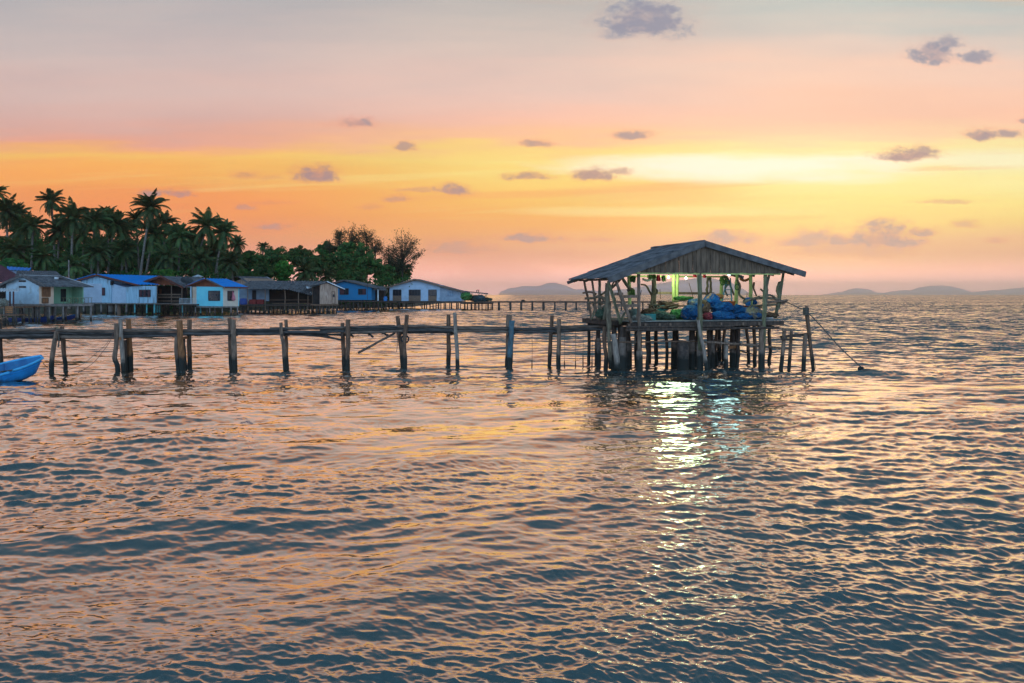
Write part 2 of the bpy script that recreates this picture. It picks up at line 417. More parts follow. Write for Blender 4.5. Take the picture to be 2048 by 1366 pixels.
# ------------------------------------------------------------------ water
def sea_tile(L, N, seed, lp, lmin, lmax, spread, ang, slope):
    rs = np.random.RandomState(seed)
    k1 = np.fft.fftfreq(N, d=L / N) * 2 * np.pi
    kx, ky = np.meshgrid(k1, k1, indexing='ij')
    k = np.sqrt(kx * kx + ky * ky); k[0, 0] = 1e-6
    kp = 2 * np.pi / lp
    S = k ** -4.0 * np.exp(-1.25 * (kp / k) ** 2)
    S *= (k > 2 * np.pi / lmax) * np.exp(-(k * lmin / (2 * np.pi)) ** 2)
    th = np.arctan2(ky, kx) - ang
    S *= np.abs(np.cos(th)) ** spread * (np.cos(th) > 0) + 0.06 * np.abs(np.cos(th))
    a = np.sqrt(S) * (rs.randn(N, N) + 1j * rs.randn(N, N)); a[0, 0] = 0
    g = np.real(np.fft.ifft2(1j * kx * a)) ** 2 + np.real(np.fft.ifft2(1j * ky * a)) ** 2
    a *= slope / math.sqrt(g.mean())
    h = np.real(np.fft.ifft2(a))
    dx = np.real(np.fft.ifft2(1j * kx / k * a)); dy = np.real(np.fft.ifft2(1j * ky / k * a))
    return np.stack([h, dx, dy], -1).astype(np.float32)

def sample(tile, L, x, y):
    N = tile.shape[0]
    u = (x / L * N) % N; v = (y / L * N) % N
    i = np.floor(u).astype(np.int64); j = np.floor(v).astype(np.int64)
    fu = (u - i)[:, None].astype(np.float32); fv = (v - j)[:, None].astype(np.float32)
    i %= N; j %= N; i1 = (i + 1) % N; j1 = (j + 1) % N
    return (tile[i, j] * (1 - fu) * (1 - fv) + tile[i1, j] * fu * (1 - fv) + tile[i, j1] * (1 - fu) * fv + tile[i1, j1] * fu * fv)

def build_water():
    r = [2.5]
    while r[-1] < 17000:
        q = r[-1]
        if q < 30: s = max(q * q / 2786 * 0.75, 0.0115)
        elif q < 210: s = 0.24 + 0.12 * (q - 30) / 180
        else: s = 0.36 * (q / 210) ** 2.3
        r.append(q + min(s, q * 0.25))
    r = np.array(r)
    A = math.radians(50)
    a = np.concatenate([np.linspace(-math.pi, -A, 24)[:-1], np.linspace(-A, A, 1240), np.linspace(A, math.pi, 24)[1:]])
    rr, aa = np.meshgrid(r, a, indexing='ij')
    x = (rr * np.sin(aa)).ravel(); y = (rr * np.cos(aa)).ravel(); rf = rr.ravel()
    TA = sea_tile(67.0, 1024, 3, 0.8, 0.13, 5.0, 3.0, math.radians(-80), WAVE_A)
    TB = sea_tile(19.3, 1024, 8, 0.22, 0.04, 0.4, 2.0, math.radians(-95), WAVE_B)
    TC = sea_tile(151.0, 512, 11, 6.0, 2.2, 14.0, 3.0, math.radians(-62), 0.045)
    TS = sea_tile(311.0, 512, 5, 24.0, 9.0, 120.0, 0.6, math.radians(-60), 1.0)[..., 0]
    TS = (TS / TS.std())[..., None]
    c, s = math.cos(0.31), math.sin(0.31)
    ga = sample(TS, 311.0, x * .8 + y * .2 + 40, y * 1.5)[:, 0]
    ga2 = sample(TS, 150.0, y * 1.3 + 11, x * .6 + 71)[:, 0]
    fade = np.clip(1 - (rf - 500) / 1500, 0, 1).astype(np.float32)
    st = np.clip((x + 28) / 45, 0, 1); st = st * st * (3 - 2 * st); lee = 1 - (1 - st) * 0.5 * np.clip((y - 30) / 14, 0, 1)
    amp = (np.clip(1 + 0.44 * ga, 0.35, 2.0) * fade * lee)[:, None]
    ampb = (np.clip(1 + 0.5 * ga2 + 0.25 * ga, 0.2, 2.2) * np.clip(1 - (rf - 60) / 150, 0, 1))[:, None]
    d = sample(TA, 67.0, x, y) * amp + sample(TC, 151.0, x, y) * fade[:, None]
    d2 = sample(TB, 19.3, x * c - y * s, x * s + y * c)
    d2 = np.stack([d2[:, 0], d2[:, 1] * c + d2[:, 2] * s, -d2[:, 1] * s + d2[:, 2] * c], -1) * ampb
    z = d[:, 0] + d2[:, 0]
    near = np.clip((np.abs(aa.ravel()) < A * 0.999), 0, 1)
    x = x + (d[:, 1] * 1.15 + d2[:, 1] * 0.6) * near
    y = y + (d[:, 2] * 1.15 + d2[:, 2] * 0.6) * near
    co = np.stack([x, y, z], -1).astype(np.float32)
    nr, na = len(r), len(a)
    idx = np.arange(nr * na, dtype=np.int32).reshape(nr, na)
    q = np.stack([idx[:-1, :-1], idx[1:, :-1], idx[1:, 1:], idx[:-1, 1:]], -1).reshape(-1, 4)[:, ::-1]
    me = bpy.data.meshes.new('water')
    me.vertices.add(len(co)); me.vertices.foreach_set('co', co.ravel())
    me.loops.add(q.size); me.loops.foreach_set('vertex_index', np.ascontiguousarray(q).ravel())
    me.polygons.add(len(q)); me.polygons.foreach_set('loop_start', np.arange(0, q.size, 4, dtype=np.int32))
    me.polygons.foreach_set('use_smooth', np.ones(len(q), dtype=bool))
    far = me.attributes.new('far', 'FLOAT', 'POINT')
    far.data.foreach_set('value', np.clip((rf - 9) / 60, 0, 1).astype(np.float32))
    me.update(calc_edges=True)
    o = bpy.data.objects.new('water', me); COL.objects.link(o); o['kind'] = 'structure'
    m = bpy.data.materials.new('sea_water'); m.use_nodes = True
    T = NT(m.node_tree); bs = T.n['Principled BSDF']
    geo = T.n.new('ShaderNodeNewGeometry')
    at = T.n.new('ShaderNodeAttribute'); at.attribute_name = 'far'
    pos = geo.outputs['Position']
    n1 = T.noise(T.vmath('MULTIPLY', pos, (.5, 1.3, 1)), 1.0, 3.0, 0.6, color=True)
    n2 = T.noise(T.vmath('MULTIPLY', pos, (.02, .05, 1)), 1.0, 2.0, 0.6)
    sl = T.vmath('MULTIPLY', T.vmath('SUBTRACT', n1, (.5, .52, .5)), (1.0, 1.7, 0))
    sl = T.vmath('ADD', sl, (0, -0.20, 0))
    sc = T.n.new('ShaderNodeVectorMath'); sc.operation = 'SCALE'; T.put(sc.inputs[0], sl)
    T.put(sc.inputs['Scale'], T.math('MULTIPLY', T.math('MULTIPLY', at.outputs['Fac'], T.rng(n2, .3, .7, .6, 1.25)), T.rng(T.sep(pos)[0], -28.0, 22.0, .42, 1.25)))
    nr_ = T.vmath('NORMALIZE', T.vmath('ADD', geo.outputs['Normal'], sc.outputs[0]))
    T.l.new(nr_, bs.inputs['Normal'])
    T.n.remove(bs)
    df = T.n.new('ShaderNodeBsdfDiffuse'); df.inputs['Color'].default_value = WATER_COL
    gl = T.n.new('ShaderNodeBsdfGlossy'); gl.inputs['Color'].default_value = (1, .90, .79, 1); gl.inputs['Roughness'].default_value = 0.085
    fz = T.n.new('ShaderNodeFresnel'); fz.inputs['IOR'].default_value = WATER_IOR
    for q in (df, gl, fz): T.l.new(nr_, q.inputs['Normal'])
    mx = T.n.new('ShaderNodeMixShader'); T.put(mx.inputs[0], T.math('MULTIPLY', fz.outputs[0], WATER_GAIN, clamp=True))
    T.l.new(df.outputs[0], mx.inputs[1]); T.l.new(gl.outputs[0], mx.inputs[2])
    T.l.new(mx.outputs[0], [q for q in T.n if q.type == 'OUTPUT_MATERIAL'][0].inputs['Surface'])
    me.materials.append(m)
WAVE_A, WAVE_B = 0.168, 0.17
WATER_COL = (0.058, 0.10, 0.105, 1)
WATER_IOR = 1.7
WATER_GAIN = 2.25
build_water()

# ------------------------------------------------------------------ islands on the horizon, shore ground
M_ISLE = mat('haze_blue_island', (0.18, 0.30, 0.44), (0.15, 0.25, 0.38), scale=.01, rough=1, bump=0)  # forest turned pale blue: distance haze is mixed into the base colour
def island(name, prof, Y, label):
    """prof: outline as (px, py); built as a ridge of hills with depth"""
    Y *= 2.0; m = MB(); n = len(prof); deep = 9; vs, fs = [], []
    rr = random.Random(len(prof) * 7 + int(Y))
    for i, (px, py) in enumerate(prof):
        top = P(px, py, Y).z
        for j in range(deep):
            t = j / (deep - 1) * 2 - 1
            k = (1 - t * t) ** 0.8
            vs.append(Vector((XZ(px, Y), Y + t * 420 * (0.4 + k), -2 + (top + 2) * k * (1 if j == deep // 2 else rr.uniform(.85, 1.0)))))
    for i in range(n - 1):
        for j in range(deep - 1):
            fs.append((i * deep + j, (i + 1) * deep + j, (i + 1) * deep + j + 1, i * deep + j + 1))
    m.add(vs, fs)
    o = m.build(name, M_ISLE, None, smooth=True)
    tag(o, label, 'island', None, 'structure')
def dense(p, amp=1.3, sub=4, seed=1):
    rr = random.Random(seed); out = []
    for (x0, y0), (x1, y1) in zip(p, p[1:]):
        for k in range(sub):
            t = k / sub; out.append((x0 + (x1 - x0) * t, min(y0 + (y1 - y0) * t + rr.uniform(-amp, amp) * (0 if k == 0 else 1), 590)))
    return out + [p[-1]]
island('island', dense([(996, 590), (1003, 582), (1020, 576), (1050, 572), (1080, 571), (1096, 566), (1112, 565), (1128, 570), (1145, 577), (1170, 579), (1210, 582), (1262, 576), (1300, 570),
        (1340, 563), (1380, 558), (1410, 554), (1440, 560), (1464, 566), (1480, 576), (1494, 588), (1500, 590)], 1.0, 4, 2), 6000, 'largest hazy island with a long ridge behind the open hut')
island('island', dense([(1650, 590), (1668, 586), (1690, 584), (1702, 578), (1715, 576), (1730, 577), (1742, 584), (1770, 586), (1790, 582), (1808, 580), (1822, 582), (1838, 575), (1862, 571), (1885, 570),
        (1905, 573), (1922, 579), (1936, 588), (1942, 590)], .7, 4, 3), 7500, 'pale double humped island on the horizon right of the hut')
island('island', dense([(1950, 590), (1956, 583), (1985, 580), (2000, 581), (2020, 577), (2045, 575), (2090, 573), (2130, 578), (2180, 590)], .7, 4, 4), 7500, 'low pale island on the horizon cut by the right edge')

M_SOIL = mat('shore_soil', (0.10, 0.085, 0.06), (0.04, 0.04, 0.025), scale=.5, rough=1, bump=.5)
def build_shore():
    m = MB(); nx, ny = 70, 26; vs, fs = [], []
    for i in range(nx + 1):
        X = -260 + i * (245 / nx)
        # shoreline: near at the left, drawing back towards the headland
        t = max(0.0, min(1.0, (X + 95) / 70)); Y0 = 146 + 70 * t * t * (3 - 2 * t) - max(0, -95 - X) * 0.25
        cut = max(0.0, min(1.0, (-26 - X) / 14))
        for j in range(ny + 1):
            q = j / ny; Y = Y0 + 230 * q ** 1.6
            z = -0.8 + (3.4 * min(1, q * 9) + 5 * q) * cut + R.uniform(-.15, .15)
            vs.append(Vector((X, Y, z)))
    for i in range(nx):
        for j in range(ny):
            a = i * (ny + 1) + j; fs.append((a, a + ny + 1, a + ny + 2, a + 1))
    m.add(vs, fs)
    o = m.build('shore_ground', M_SOIL, None, smooth=True); o['kind'] = 'structure'
build_shore()

# ------------------------------------------------------------------ the open hut on stilts
H = Fr(1258, 36.0, -15.6)
DECK = 2.30
hut = thing('stilt_hut', 'open sided fishing hut on stilts with grey gabled roof and lit inside', 'hut', H.pt(3.5, 2.5, 0))
def hl(w, d, z): return H.pt(w, d, z)
# roof corners in the hut's own frame
wl, wa, wr = H.w(1215, -.35), H.w(1408, -.35), H.w(1609, -.35)
zl, za, zr = 4.17, 5.89, 4.50
DB = 5.15
m = MB(); m.corrugated(hl(wa, -.40, za + .03), hl(wa + .05, DB, za), hl(wl + .04, DB - .4, zl + .05), hl(wl, -.40, zl + .03), .17, .026, rows=4, per=6, jit=.05, thick=.012)
m.build('roof_sheet', M_ROOF, hut)
m = MB(); m.corrugated(hl(wa, -.40, za + .03), hl(wa + .05, DB, za), hl(wr + .05, DB - .1, zr + .03), hl(wr, -.40, zr + .03), .17, .026, rows=4, per=6, jit=.05, thick=.012)
m.build('roof_sheet', M_ROOF, hut)
m = MB(); m.tube([hl(wa, -.42 + 5.6 * i / 12, za + .07 + R.uniform(-.012, .012)) for i in range(13)], .055, 8, True, .05); m.build('ridge_cap', M_ROOF, hut)
for ww, zz in ((wl, zl), (wr, zr)):
    m = MB()
    m.bar(hl(wa, -.44, za - .05), hl(ww, -.44, zz - .04), .05, .27); m.build('bargeboard', M_BARGE, hut)
    m = MB(); m.bar(hl(wa, DB - .1, za - .12), hl(ww, DB - .2, zz - .08), .05, .16); m.build('bargeboard', M_BARGE, hut)
# battens and rafters under the sheets
m = MB()
for k in range(1, 6):
    for ww, zz in ((wl, zl), (wr, zr)):
        t = k / 6.2; m.bar(hl(wa + (ww - wa) * t, -.3, za + (zz - za) * t - .06), hl(wa + (ww - wa) * t, DB - .2, za + (zz - za) * t - .06), .05, .06)
m.build('roof_batten', M_BROWNWOOD, hut)
for d in (-.05, 1.6, 3.3, 4.95):
    m = MB()
    for ww, zz in ((wl, zl), (wr, zr)):
        m.bar(hl(wa, d, za - .15), hl(wa + (ww - wa) * .93, d, za + (zz - za) * .93 - .13), .06, .12)
    m.build('rafter', M_GREYWOOD, hut)
# gable boards, each a real board, slightly uneven
ZB = 4.50
m = MB(); w = wl + 1.0
while w < wr - .6:
    bw = R.uniform(.20, .27); wc = w + bw / 2
    top = (za + (zl - za) * (wa - wc) / (wa - wl) if wc < wa else za + (zr - za) * (wc - wa) / (wr - wa)) - .08
    if top - ZB > .04:
        a, b = hl(w + .008, -.28 + R.uniform(-.012, .012), 0), hl(w + bw - .008, -.28 + R.uniform(-.012, .012), 0)
        lo = ZB + R.uniform(-.02, .02)
        m.prism([a + Vector((0, 0, lo)), b + Vector((0, 0, lo)), b + Vector((0, 0, top)), a + Vector((0, 0, top))], H.b * .022)
        m.bar(hl(w + bw, -.305, lo), hl(w + bw, -.305, top - .02), .035, .03)
    w += bw
m.build('gable_panel', M_GABLE, hut)
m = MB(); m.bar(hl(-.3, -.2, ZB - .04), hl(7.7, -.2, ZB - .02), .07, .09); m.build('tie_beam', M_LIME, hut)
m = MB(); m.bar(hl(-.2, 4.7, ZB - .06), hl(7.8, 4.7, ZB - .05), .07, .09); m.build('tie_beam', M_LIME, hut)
for ww, zz in ((wl + .62, zl + .02), (wr - .9, zr + .06)):
    m = MB(); m.log(hl(ww, -.3, zz), hl(ww, DB - .3, zz + .03), .055); m.build('eave_beam', M_GREYWOOD, hut)
# the deck: planks over joists over cross beams
m = MB(); d = -.06; k = 0
while d < 5.2:
    m.box(hl(3.9 + R.uniform(-.06, .06), d + .09, DECK - .025 + R.uniform(-.006, .006)), (7.8 + R.uniform(-.15, .15), .17, .05), -math.radians(-15.6) + R.uniform(-.004, .004)); d += .185
m.build('deck', M_PLANK, hut)
for d in (-.02, 1.7, 3.4, 5.0):
    m = MB(); m.bar(hl(-.1, d, DECK - .19), hl(8.0, d, DECK - .17), .09, .20); m.build('deck_beam', M_DARKWOOD, hut)
m = MB(); m.log(hl(-.2, -.12, DECK - .40), hl(7.7, -.10, DECK - .38), .075, .06); m.build('deck_beam', M_DARKWOOD, hut)
m = MB(); m.log(hl(-.2, -.16, DECK - .28), hl(5.2, -.15, DECK - .27), .06, .05, wig=.02); m.build('deck_beam', M_DARKWOOD, hut)
for w in (.2, 1.6, 3.1, 4.6, 6.1, 7.4):
    m = MB(); m.bar(hl(w, -.1, DECK - .33), hl(w, 5.2, DECK - .33), .08, .1); m.build('joist', M_DARKWOOD, hut)
for w in (-.05, .75, 1.45, 2.0, 4.6, 5.75, 6.6):       # cut ends of the joists along the front
    m = MB(); m.box(hl(w, -.13, DECK - .18), (.08, .06, .13), math.radians(15.6)); m.build('joist', M_GREYWOOD, hut)
# ledge at the left end, lower
m = MB(); m.bar(hl(-.22, 5.0, DECK - .12), hl(-.22, 1.0, DECK - .12), .3, .22); m.build('side_ledge', M_DARKWOOD, hut)
# posts: px of head and foot, depth in the hut, material
def hpost(px0, py0, px1, py1, d, r, mt, ctrl=None, r1=None):
    m = MB(); a, b = H.pp(px1, py1, d), H.pp(px0, py0, d)
    if ctrl: m.crooked([a] + [H.pp(x, y, d) for x, y in ctrl] + [b], r, r1 or r * .85)
    else: m.log(a, b, r, r1 or r * .9, wig=.02)
    return m.build('post', mt, hut, True)
hpost(1277, 546, 1278, 720, -.05, .085, M_GREYWOOD)
hpost(1399, 500, 1401, 700, -.16, .115, M_GREENPOST)
hpost(1531, 548, 1526, 715, -.05, .10, M_GREENPOST)
hpost(1539, 548, 1530, 632, .0, .07, M_BRANCH, [(1534, 575), (1527, 600)])
hpost(1567, 545, 1551, 636, .5, .075, M_GREENPOST, [(1562, 564), (1554, 580), (1560, 597), (1557, 615)])
hpost(1168, 560, 1183, 636, 4.3, .065, M_GREYWOOD)
hpost(1184, 560, 1194, 640, 3.2, .065, M_GREYWOOD, [(1188, 585), (1191, 610)])
hpost(1199, 560, 1200, 640, 2.4, .075, M_BRANCH)
hpost(1216, 562, 1241, 645, .25, .07, M_GREENPOST, [(1222, 580), (1230, 602)])
hpost(1231, 560, 1262, 646, -.2, .08, M_GREYWOOD, [(1238, 580), (1244, 600), (1253, 622)])
hpost(1215, 566, 1221, 738, .75, .085, M_BRANCH, [(1214, 590), (1218, 620), (1220, 660)])
hpost(1213, 566, 1208, 640, 1.3, .07, M_BRANCH, [(1216, 590), (1211, 615)])
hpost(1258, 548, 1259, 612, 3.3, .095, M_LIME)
hpost(1308, 550, 1308, 618, 3.8, .125, M_BRANCH)
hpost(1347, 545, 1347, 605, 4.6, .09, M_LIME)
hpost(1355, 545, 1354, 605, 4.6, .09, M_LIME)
hpost(1416, 552, 1413, 600, 4.8, .07, M_BRANCH)
hpost(1421, 552, 1421, 600, 4.8, .07, M_BRANCH)
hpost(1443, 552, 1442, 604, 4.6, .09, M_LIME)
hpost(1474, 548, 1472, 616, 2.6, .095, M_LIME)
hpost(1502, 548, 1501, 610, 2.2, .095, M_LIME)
# bent branches tied between the posts as rails and braces
def branch(pts, d0, d1, r0, r1, name='branch_brace', mt=None):
    m = MB(); n = len(pts)
    m.crooked([H.pp(x, y, d0 + (d1 - d0) * i / (n - 1)) for i, (x, y) in enumerate(pts)], r0, r1)
    return m.build(name, mt or M_BRANCH, hut, True)
branch([(1282, 569), (1292, 571), (1299, 583), (1304, 592), (1303, 605), (1298, 620)], 3.7, 3.6, .04, .075)
branch([(1243, 553), (1252, 568), (1259, 576)], 3.1, 3.2, .07, .09)
branch([(1202, 590), (1212, 583), (1226, 574), (1242, 557)], 2.5, .4, .05, .06)
branch([(1222, 575), (1228, 564), (1240, 553)], 1.2, .8, .04, .04)
branch([(1255, 581), (1264, 578), (1268, 585), (1264, 595)], 3.2, 3.2, .07, .05)
branch([(1452, 553), (1457, 565), (1450, 578), (1455, 592)], 3.6, 3.8, .06, .04)
branch([(1440, 560), (1447, 552), (1455, 556), (1462, 575), (1468, 590)], 3.2, 3.0, .05, .05)
branch([(1474, 560), (1480, 572), (1478, 588), (1488, 597), (1502, 598), (1520, 594)], 2.5, 1.6, .055, .06)
branch([(1508, 565), (1507, 576), (1510, 584), (1513, 592)], 2.1, 1.9, .055, .035, mt=M_BROWNWOOD)
branch([(1521, 578), (1527, 584), (1531, 590)], .3, .3, .05, .04)
branch([(1486, 606), (1498, 600), (1520, 596), (1545, 597), (1560, 600)], .9, .4, .07, .06)
branch([(1528, 596), (1540, 590), (1552, 597)], .3, .5, .05, .05)
branch([(1506, 612), (1530, 610), (1556, 609)], .6, .4, .045, .06, 'rail')
branch([(1530, 604), (1552, 603), (1574, 601)], .1, .45, .07, .055, 'rail', M_GREYWOOD)
branch([(1556, 607), (1568, 606), (1571, 599)], .5, .5, .06, .05, 'rail', M_GREYWOOD)
branch([(1166, 586), (1180, 584), (1192, 588)], 4.2, 3.2, .045, .05, 'rail', M_GREYWOOD)
branch([(1171, 597), (1186, 596), (1200, 593), (1214, 600)], 4.2, 1.6, .06, .07, 'rail')
branch([(1176, 606), (1196, 605), (1214, 607)], 4.1, 1.3, .05, .05, 'rail')
for (x0, y0, x1, y1) in ((1229, 588, 1246, 588), (1247, 593, 1275, 593), (1233, 611, 1250, 610), (1249, 612, 1278, 611)):
    m = MB(); m.bar(H.pp(x0, y0, -.12), H.pp(x1, y1, -.14), .05, .13); m.build('rail', M_GREYWOOD, hut)
branch([(1202, 618), (1210, 612), (1214, 625), (1208, 640)], 1.6, 1.6, .05, .07)
branch([(1182, 640), (1189, 620), (1186, 608)], 3.6, 3.6, .06, .05)
branch([(1240, 648), (1245, 634), (1250, 625)], .4, .5, .06, .05, mt=M_GREENPOST)
m = MB(); m.bar(H.pp(1312, 586, 4.7), H.pp(1428, 587, 4.8), .06, .13); m.build('rail', M_GREYWOOD, hut)
# piles and concrete feet under the deck: (w, d, radius, foot half width, foot top z)
PILES = [(H.w(1279, -.05), -.05, .09, .19, .95), (H.w(1400, -.05), -.05, .12, .2, 1.2), (-.1, .5, .12, .2, 1.55), (-.1, 3.4, .09, .14, 1.35), (-.15, 4.6, .09, .0, 0), (-.1, 1.4, .1, .17, 1.3),
         (.9, 3.2, .1, .21, 1.25), (1.35, 3.1, .1, .22, 1.22), (2.75, 4.8, .1, .0, 0), (2.25, 4.2, .09, .0, 0), (3.9, 3.2, .11, .22, 1.2), (4.05, 1.7, .13, .2, 1.3),
         (5.1, 1.6, .08, .19, 1.25), (5.4, 3.6, .09, .17, 1.1), (6.0, 1.2, .1, .19, 1.2), (7.0, 2.6, .1, .17, 1.1), (H.w(1523, -.05), -.05, .13, .19, .9), (.1, 2.0, .1, .17, 1.2), (3.3, 4.9, .09, .15, 1.0), (.45, 5.0, .09, .16, 1.2), (4.9, 4.9, .09, .16, 1.1), (7.3, 4.7, .09, .15, 1.1)]
for w, d, r, fw, ft in PILES:
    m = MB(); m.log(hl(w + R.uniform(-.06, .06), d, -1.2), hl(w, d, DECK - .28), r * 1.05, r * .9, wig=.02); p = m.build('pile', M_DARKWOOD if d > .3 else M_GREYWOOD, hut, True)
    if fw:
        fw *= .78
        m = MB(); m.tube([hl(w, d, -1.2), hl(w, d, 0), hl(w, d, ft * .6), hl(w, d, ft)], [fw * 1.06, fw * 1.04, fw, fw * .97], 14, True, .02); m.build('concrete_foot', M_CONCRETE, p)
for px, d, r in ((1210, 1.2, .07), (1240, 2.6, .06), (1250, 1.0, .055), (1296, 1.9, .06), (1312, 4.0, .07), (1333, 2.4, .06), (1384, 4.2, .07), (1388, 2.2, .055), (1417, .9, .07), (1432, 2.8, .06), (1448, 4.4, .06), (1464, 2.0, .055), (1476, .6, .06), (1494, 3.4, .06), (1508, 1.4, .065), (1540, 2.0, .06)):
    w = H.w(px, d); m = MB(); m.log(hl(w + R.uniform(-.12, .12), d, -1.2), hl(w, d, DECK - .28), r * 1.5, r * 1.35, wig=.045, n=8); m.build('pile', M_DARKWOOD if R.random() < .6 else M_BROWNWOOD, hut, True)
m = MB(); m.crooked([H.pp(1396, 640, -.3), H.pp(1401, 672, -.35), H.pp(1408, 700, -.4), H.pp(1413, 742, -.45)], .075, .095); m.build('brace', M_PALEWOOD, hut, True)
m = MB(); m.crooked([H.pp(1226, 668, -.3), H.pp(1231, 695, -.35), H.pp(1235, 738, -.4)], .12, .13); m.build('brace', M_PALEWOOD, hut, True)
m = MB(); m.log(H.pp(1452, 677, .3), H.pp(1452, 742, .3), .1, .11, wig=.01); m.build('brace', M_PALEWOOD, hut, True)
m = MB(); m.log(H.pp(1238, 684, .1), H.pp(1400, 683, .1), .035, .03, seg=10); m.build('cross_pole', M_BROWNWOOD, hut)
m = MB(); m.log(H.pp(1400, 683, .05), H.pp(1500, 690, .1), .05, .05, seg=10); m.build('cross_pole', M_GREYWOOD, hut)
m = MB(); m.log(H.pp(1480, 688, .0), H.pp(1579, 698, .0), .055, .045, seg=10, wig=.03); m.build('cross_pole', M_GREYWOOD, hut)
m = MB(); m.bar(H.pp(1455, 695, .8), H.pp(1478, 693, .8), .06, .14); m.build('cross_pole', M_ORANGEWOOD, hut)
m = MB(); m.log(H.pp(1470, 698, 1.0), H.pp(1512, 710, 1.0), .04, .03); m.build('cross_pole', M_BROWNWOOD, hut)
m = MB(); m.log(H.pp(1376, 701, 2.0), H.pp(1436, 703, 2.2), .04, .04); m.build('cross_pole', M_BROWNWOOD, hut)
m = MB(); m.log(H.pp(1180, 681, 3.2), H.pp(1215, 683, 1.4), .03, .03); m.build('cross_pole', M_BROWNWOOD, hut)

# ------------------------------------------------------------------ lamps, drums and gear in the hut
M_BULB = emit('lit_bulb', (0.88, 1.0, 0.80), 9)
M_BULBB = emit('lit_cool_bulb', (0.70, 0.93, 1.0), 10)
M_CORD = mat('black_cord', (0.03, .03, .03), scale=9, bump=0)
def lamp(px, py, d, watt, col, bm, label):
    c = H.pp(px, py, d)
    t = thing('hanging_bulb', label, 'lamp', c, 'bare bulbs hung under the hut roof')
    m = MB(); rows, n = 7, 12; vs, fs = [], []
    prof = [(-.062, .012), (-.055, .03), (-.03, .048), (0, .05), (.028, .038), (.05, .02), (.058, .016)]
    for z, r in prof:
        for k in range(n): vs.append(c + Vector((math.cos(k * 2 * math.pi / n) * r, math.sin(k * 2 * math.pi / n) * r, z)))
    for i in range(rows - 1):
        for k in range(n): fs.append((i * n + k, i * n + (k + 1) % n, (i + 1) * n + (k + 1) % n, (i + 1) * n + k))
    fs.append(tuple(range(n))[::-1]); m.add(vs, fs); m.build('bulb', bm, t, True)
    m = MB(); m.tube([c + Vector((0, 0, .055)), c + Vector((0, 0, .12))], .02, 8); m.build('socket', M_CORD, t)
    m = MB(); m.tube([c + Vector((0, 0, .12)), c + Vector((0.01, 0, .3)), c + Vector((0, 0.02, .5))], .006, 5); m.build('cord', M_CORD, t)
    l = bpy.data.lights.new('bulb_light', 'POINT'); l.energy = watt; l.color = col; l.shadow_soft_size = .6
    lo = bpy.data.objects.new('bulb_light', l); COL.objects.link(lo); lo.parent = t; lo.location = (0, -.06, -.10)
lamp(1337, 554, 4.0, 120, (.70, 1.0, .62), M_BULB, 'left of the two bright bulbs hung either side of the yellow post')
lamp(1372, 556, 1.2, 75, (.62, 1.0, .70), M_BULB, 'right of the two bright bulbs hung either side of the yellow post')
lamp(1458, 549, -.05, 30, (.50, .92, 1.0), M_BULBB, 'small cool white bulb hung at the front beam right of the middle post')

M_SACK = mat('blue_net_sack', (0.004, 0.085, 0.22), (0.002, 0.03, 0.09), scale=7, rough=.75, bump=.9, bscale=26, spots=((0.015, .15, .32), 2.5, .55, .5))
M_SACKG = mat('blue_sack_with_tan_net', (0.005, 0.085, 0.22), (0.002, 0.03, 0.09), scale=7, rough=.8, bump=.9, bscale=26, spots=((0.30, .22, .10), 1.3, .50, .8))
M_SACKO = mat('blue_sack_with_orange_net', (0.006, 0.11, 0.28), (0.003, 0.04, 0.12), scale=6, rough=.75, bump=.9, bscale=26, spots=((0.50, .22, .06), 1.5, .52, .85))
M_SACKT = mat('tan_net', (0.33, 0.24, 0.13), (0.15, 0.10, 0.06), scale=7, rough=.9, bump=.9, bscale=30)
M_REDNET = mat('red_net', (0.32, 0.04, 0.045), (0.10, .02, .03), scale=9, rough=.9, bump=.8)
M_GREENNET = mat('green_net', (0.10, 0.30, 0.07), (0.03, 0.10, 0.03), scale=9, rough=.9, bump=.9, bscale=30)
M_DARKNET = mat('dark_green_net', (0.07, 0.11, 0.07), (0.03, 0.045, 0.03), scale=7, rough=.9, bump=.9, bscale=30)
M_BROWNNET = mat('brown_net', (0.20, 0.11, 0.06), (0.07, 0.04, 0.025), scale=7, rough=.9, bump=.9, bscale=30)
M_GREYNET = mat('grey_net', (0.28, 0.27, 0.22), (0.10, 0.10, 0.085), scale=7, rough=.9, bump=.9, bscale=30)
from mathutils import noise as mn
def lump(name, px, py, hw, hh, d, depth, mt, label, cat, group=None, seed=0, fold=.32, flat=.55):
    """a slumped soft bundle: px,py centre, half width and height in pixels"""
    c = H.pp(px, py, d); Y = c.y; sx, sz = hw / FPX * Y, hh / FPX * Y
    bm = bmesh.new(); bmesh.ops.create_icosphere(bm, subdivisions=5, radius=1.0)
    for v in bm.verts:
        p = v.co.copy(); q = p + Vector((seed * 3.7, seed * 1.3, 0))
        n = mn.fractal(q * 1.6, 1.0, 2.0, 3) * fold + abs(mn.noise(q * 4.2 + Vector((0, 0, p.z * 2)))) * -fold * .55 + mn.noise(q * 11) * fold * .12
        p *= 1 + n
        if p.z < 0: p.z *= flat + .3
        p.x *= 1 + .10 * (1 - p.z) * .5
        v.co = Vector((p.x * sx, p.y * depth, p.z * sz))
    me = bpy.data.meshes.new(name); bm.to_mesh(me); bm.free()
    me.polygons.foreach_set('use_smooth', [True] * len(me.polygons)); me.materials.append(mt)
    o = bpy.data.objects.new(name, me); COL.objects.link(o); o.location = c; o.rotation_euler = (0, 0, math.radians(15.6))
    return tag(o, label, cat, group)
GS = 'blue net sacks heaped on the hut deck'
lump('net_sack', 1380, 627, 15, 18, .85, .45, M_SACKG, 'blue sack half covered in tan net, left of the middle post', 'sack', GS, 1)
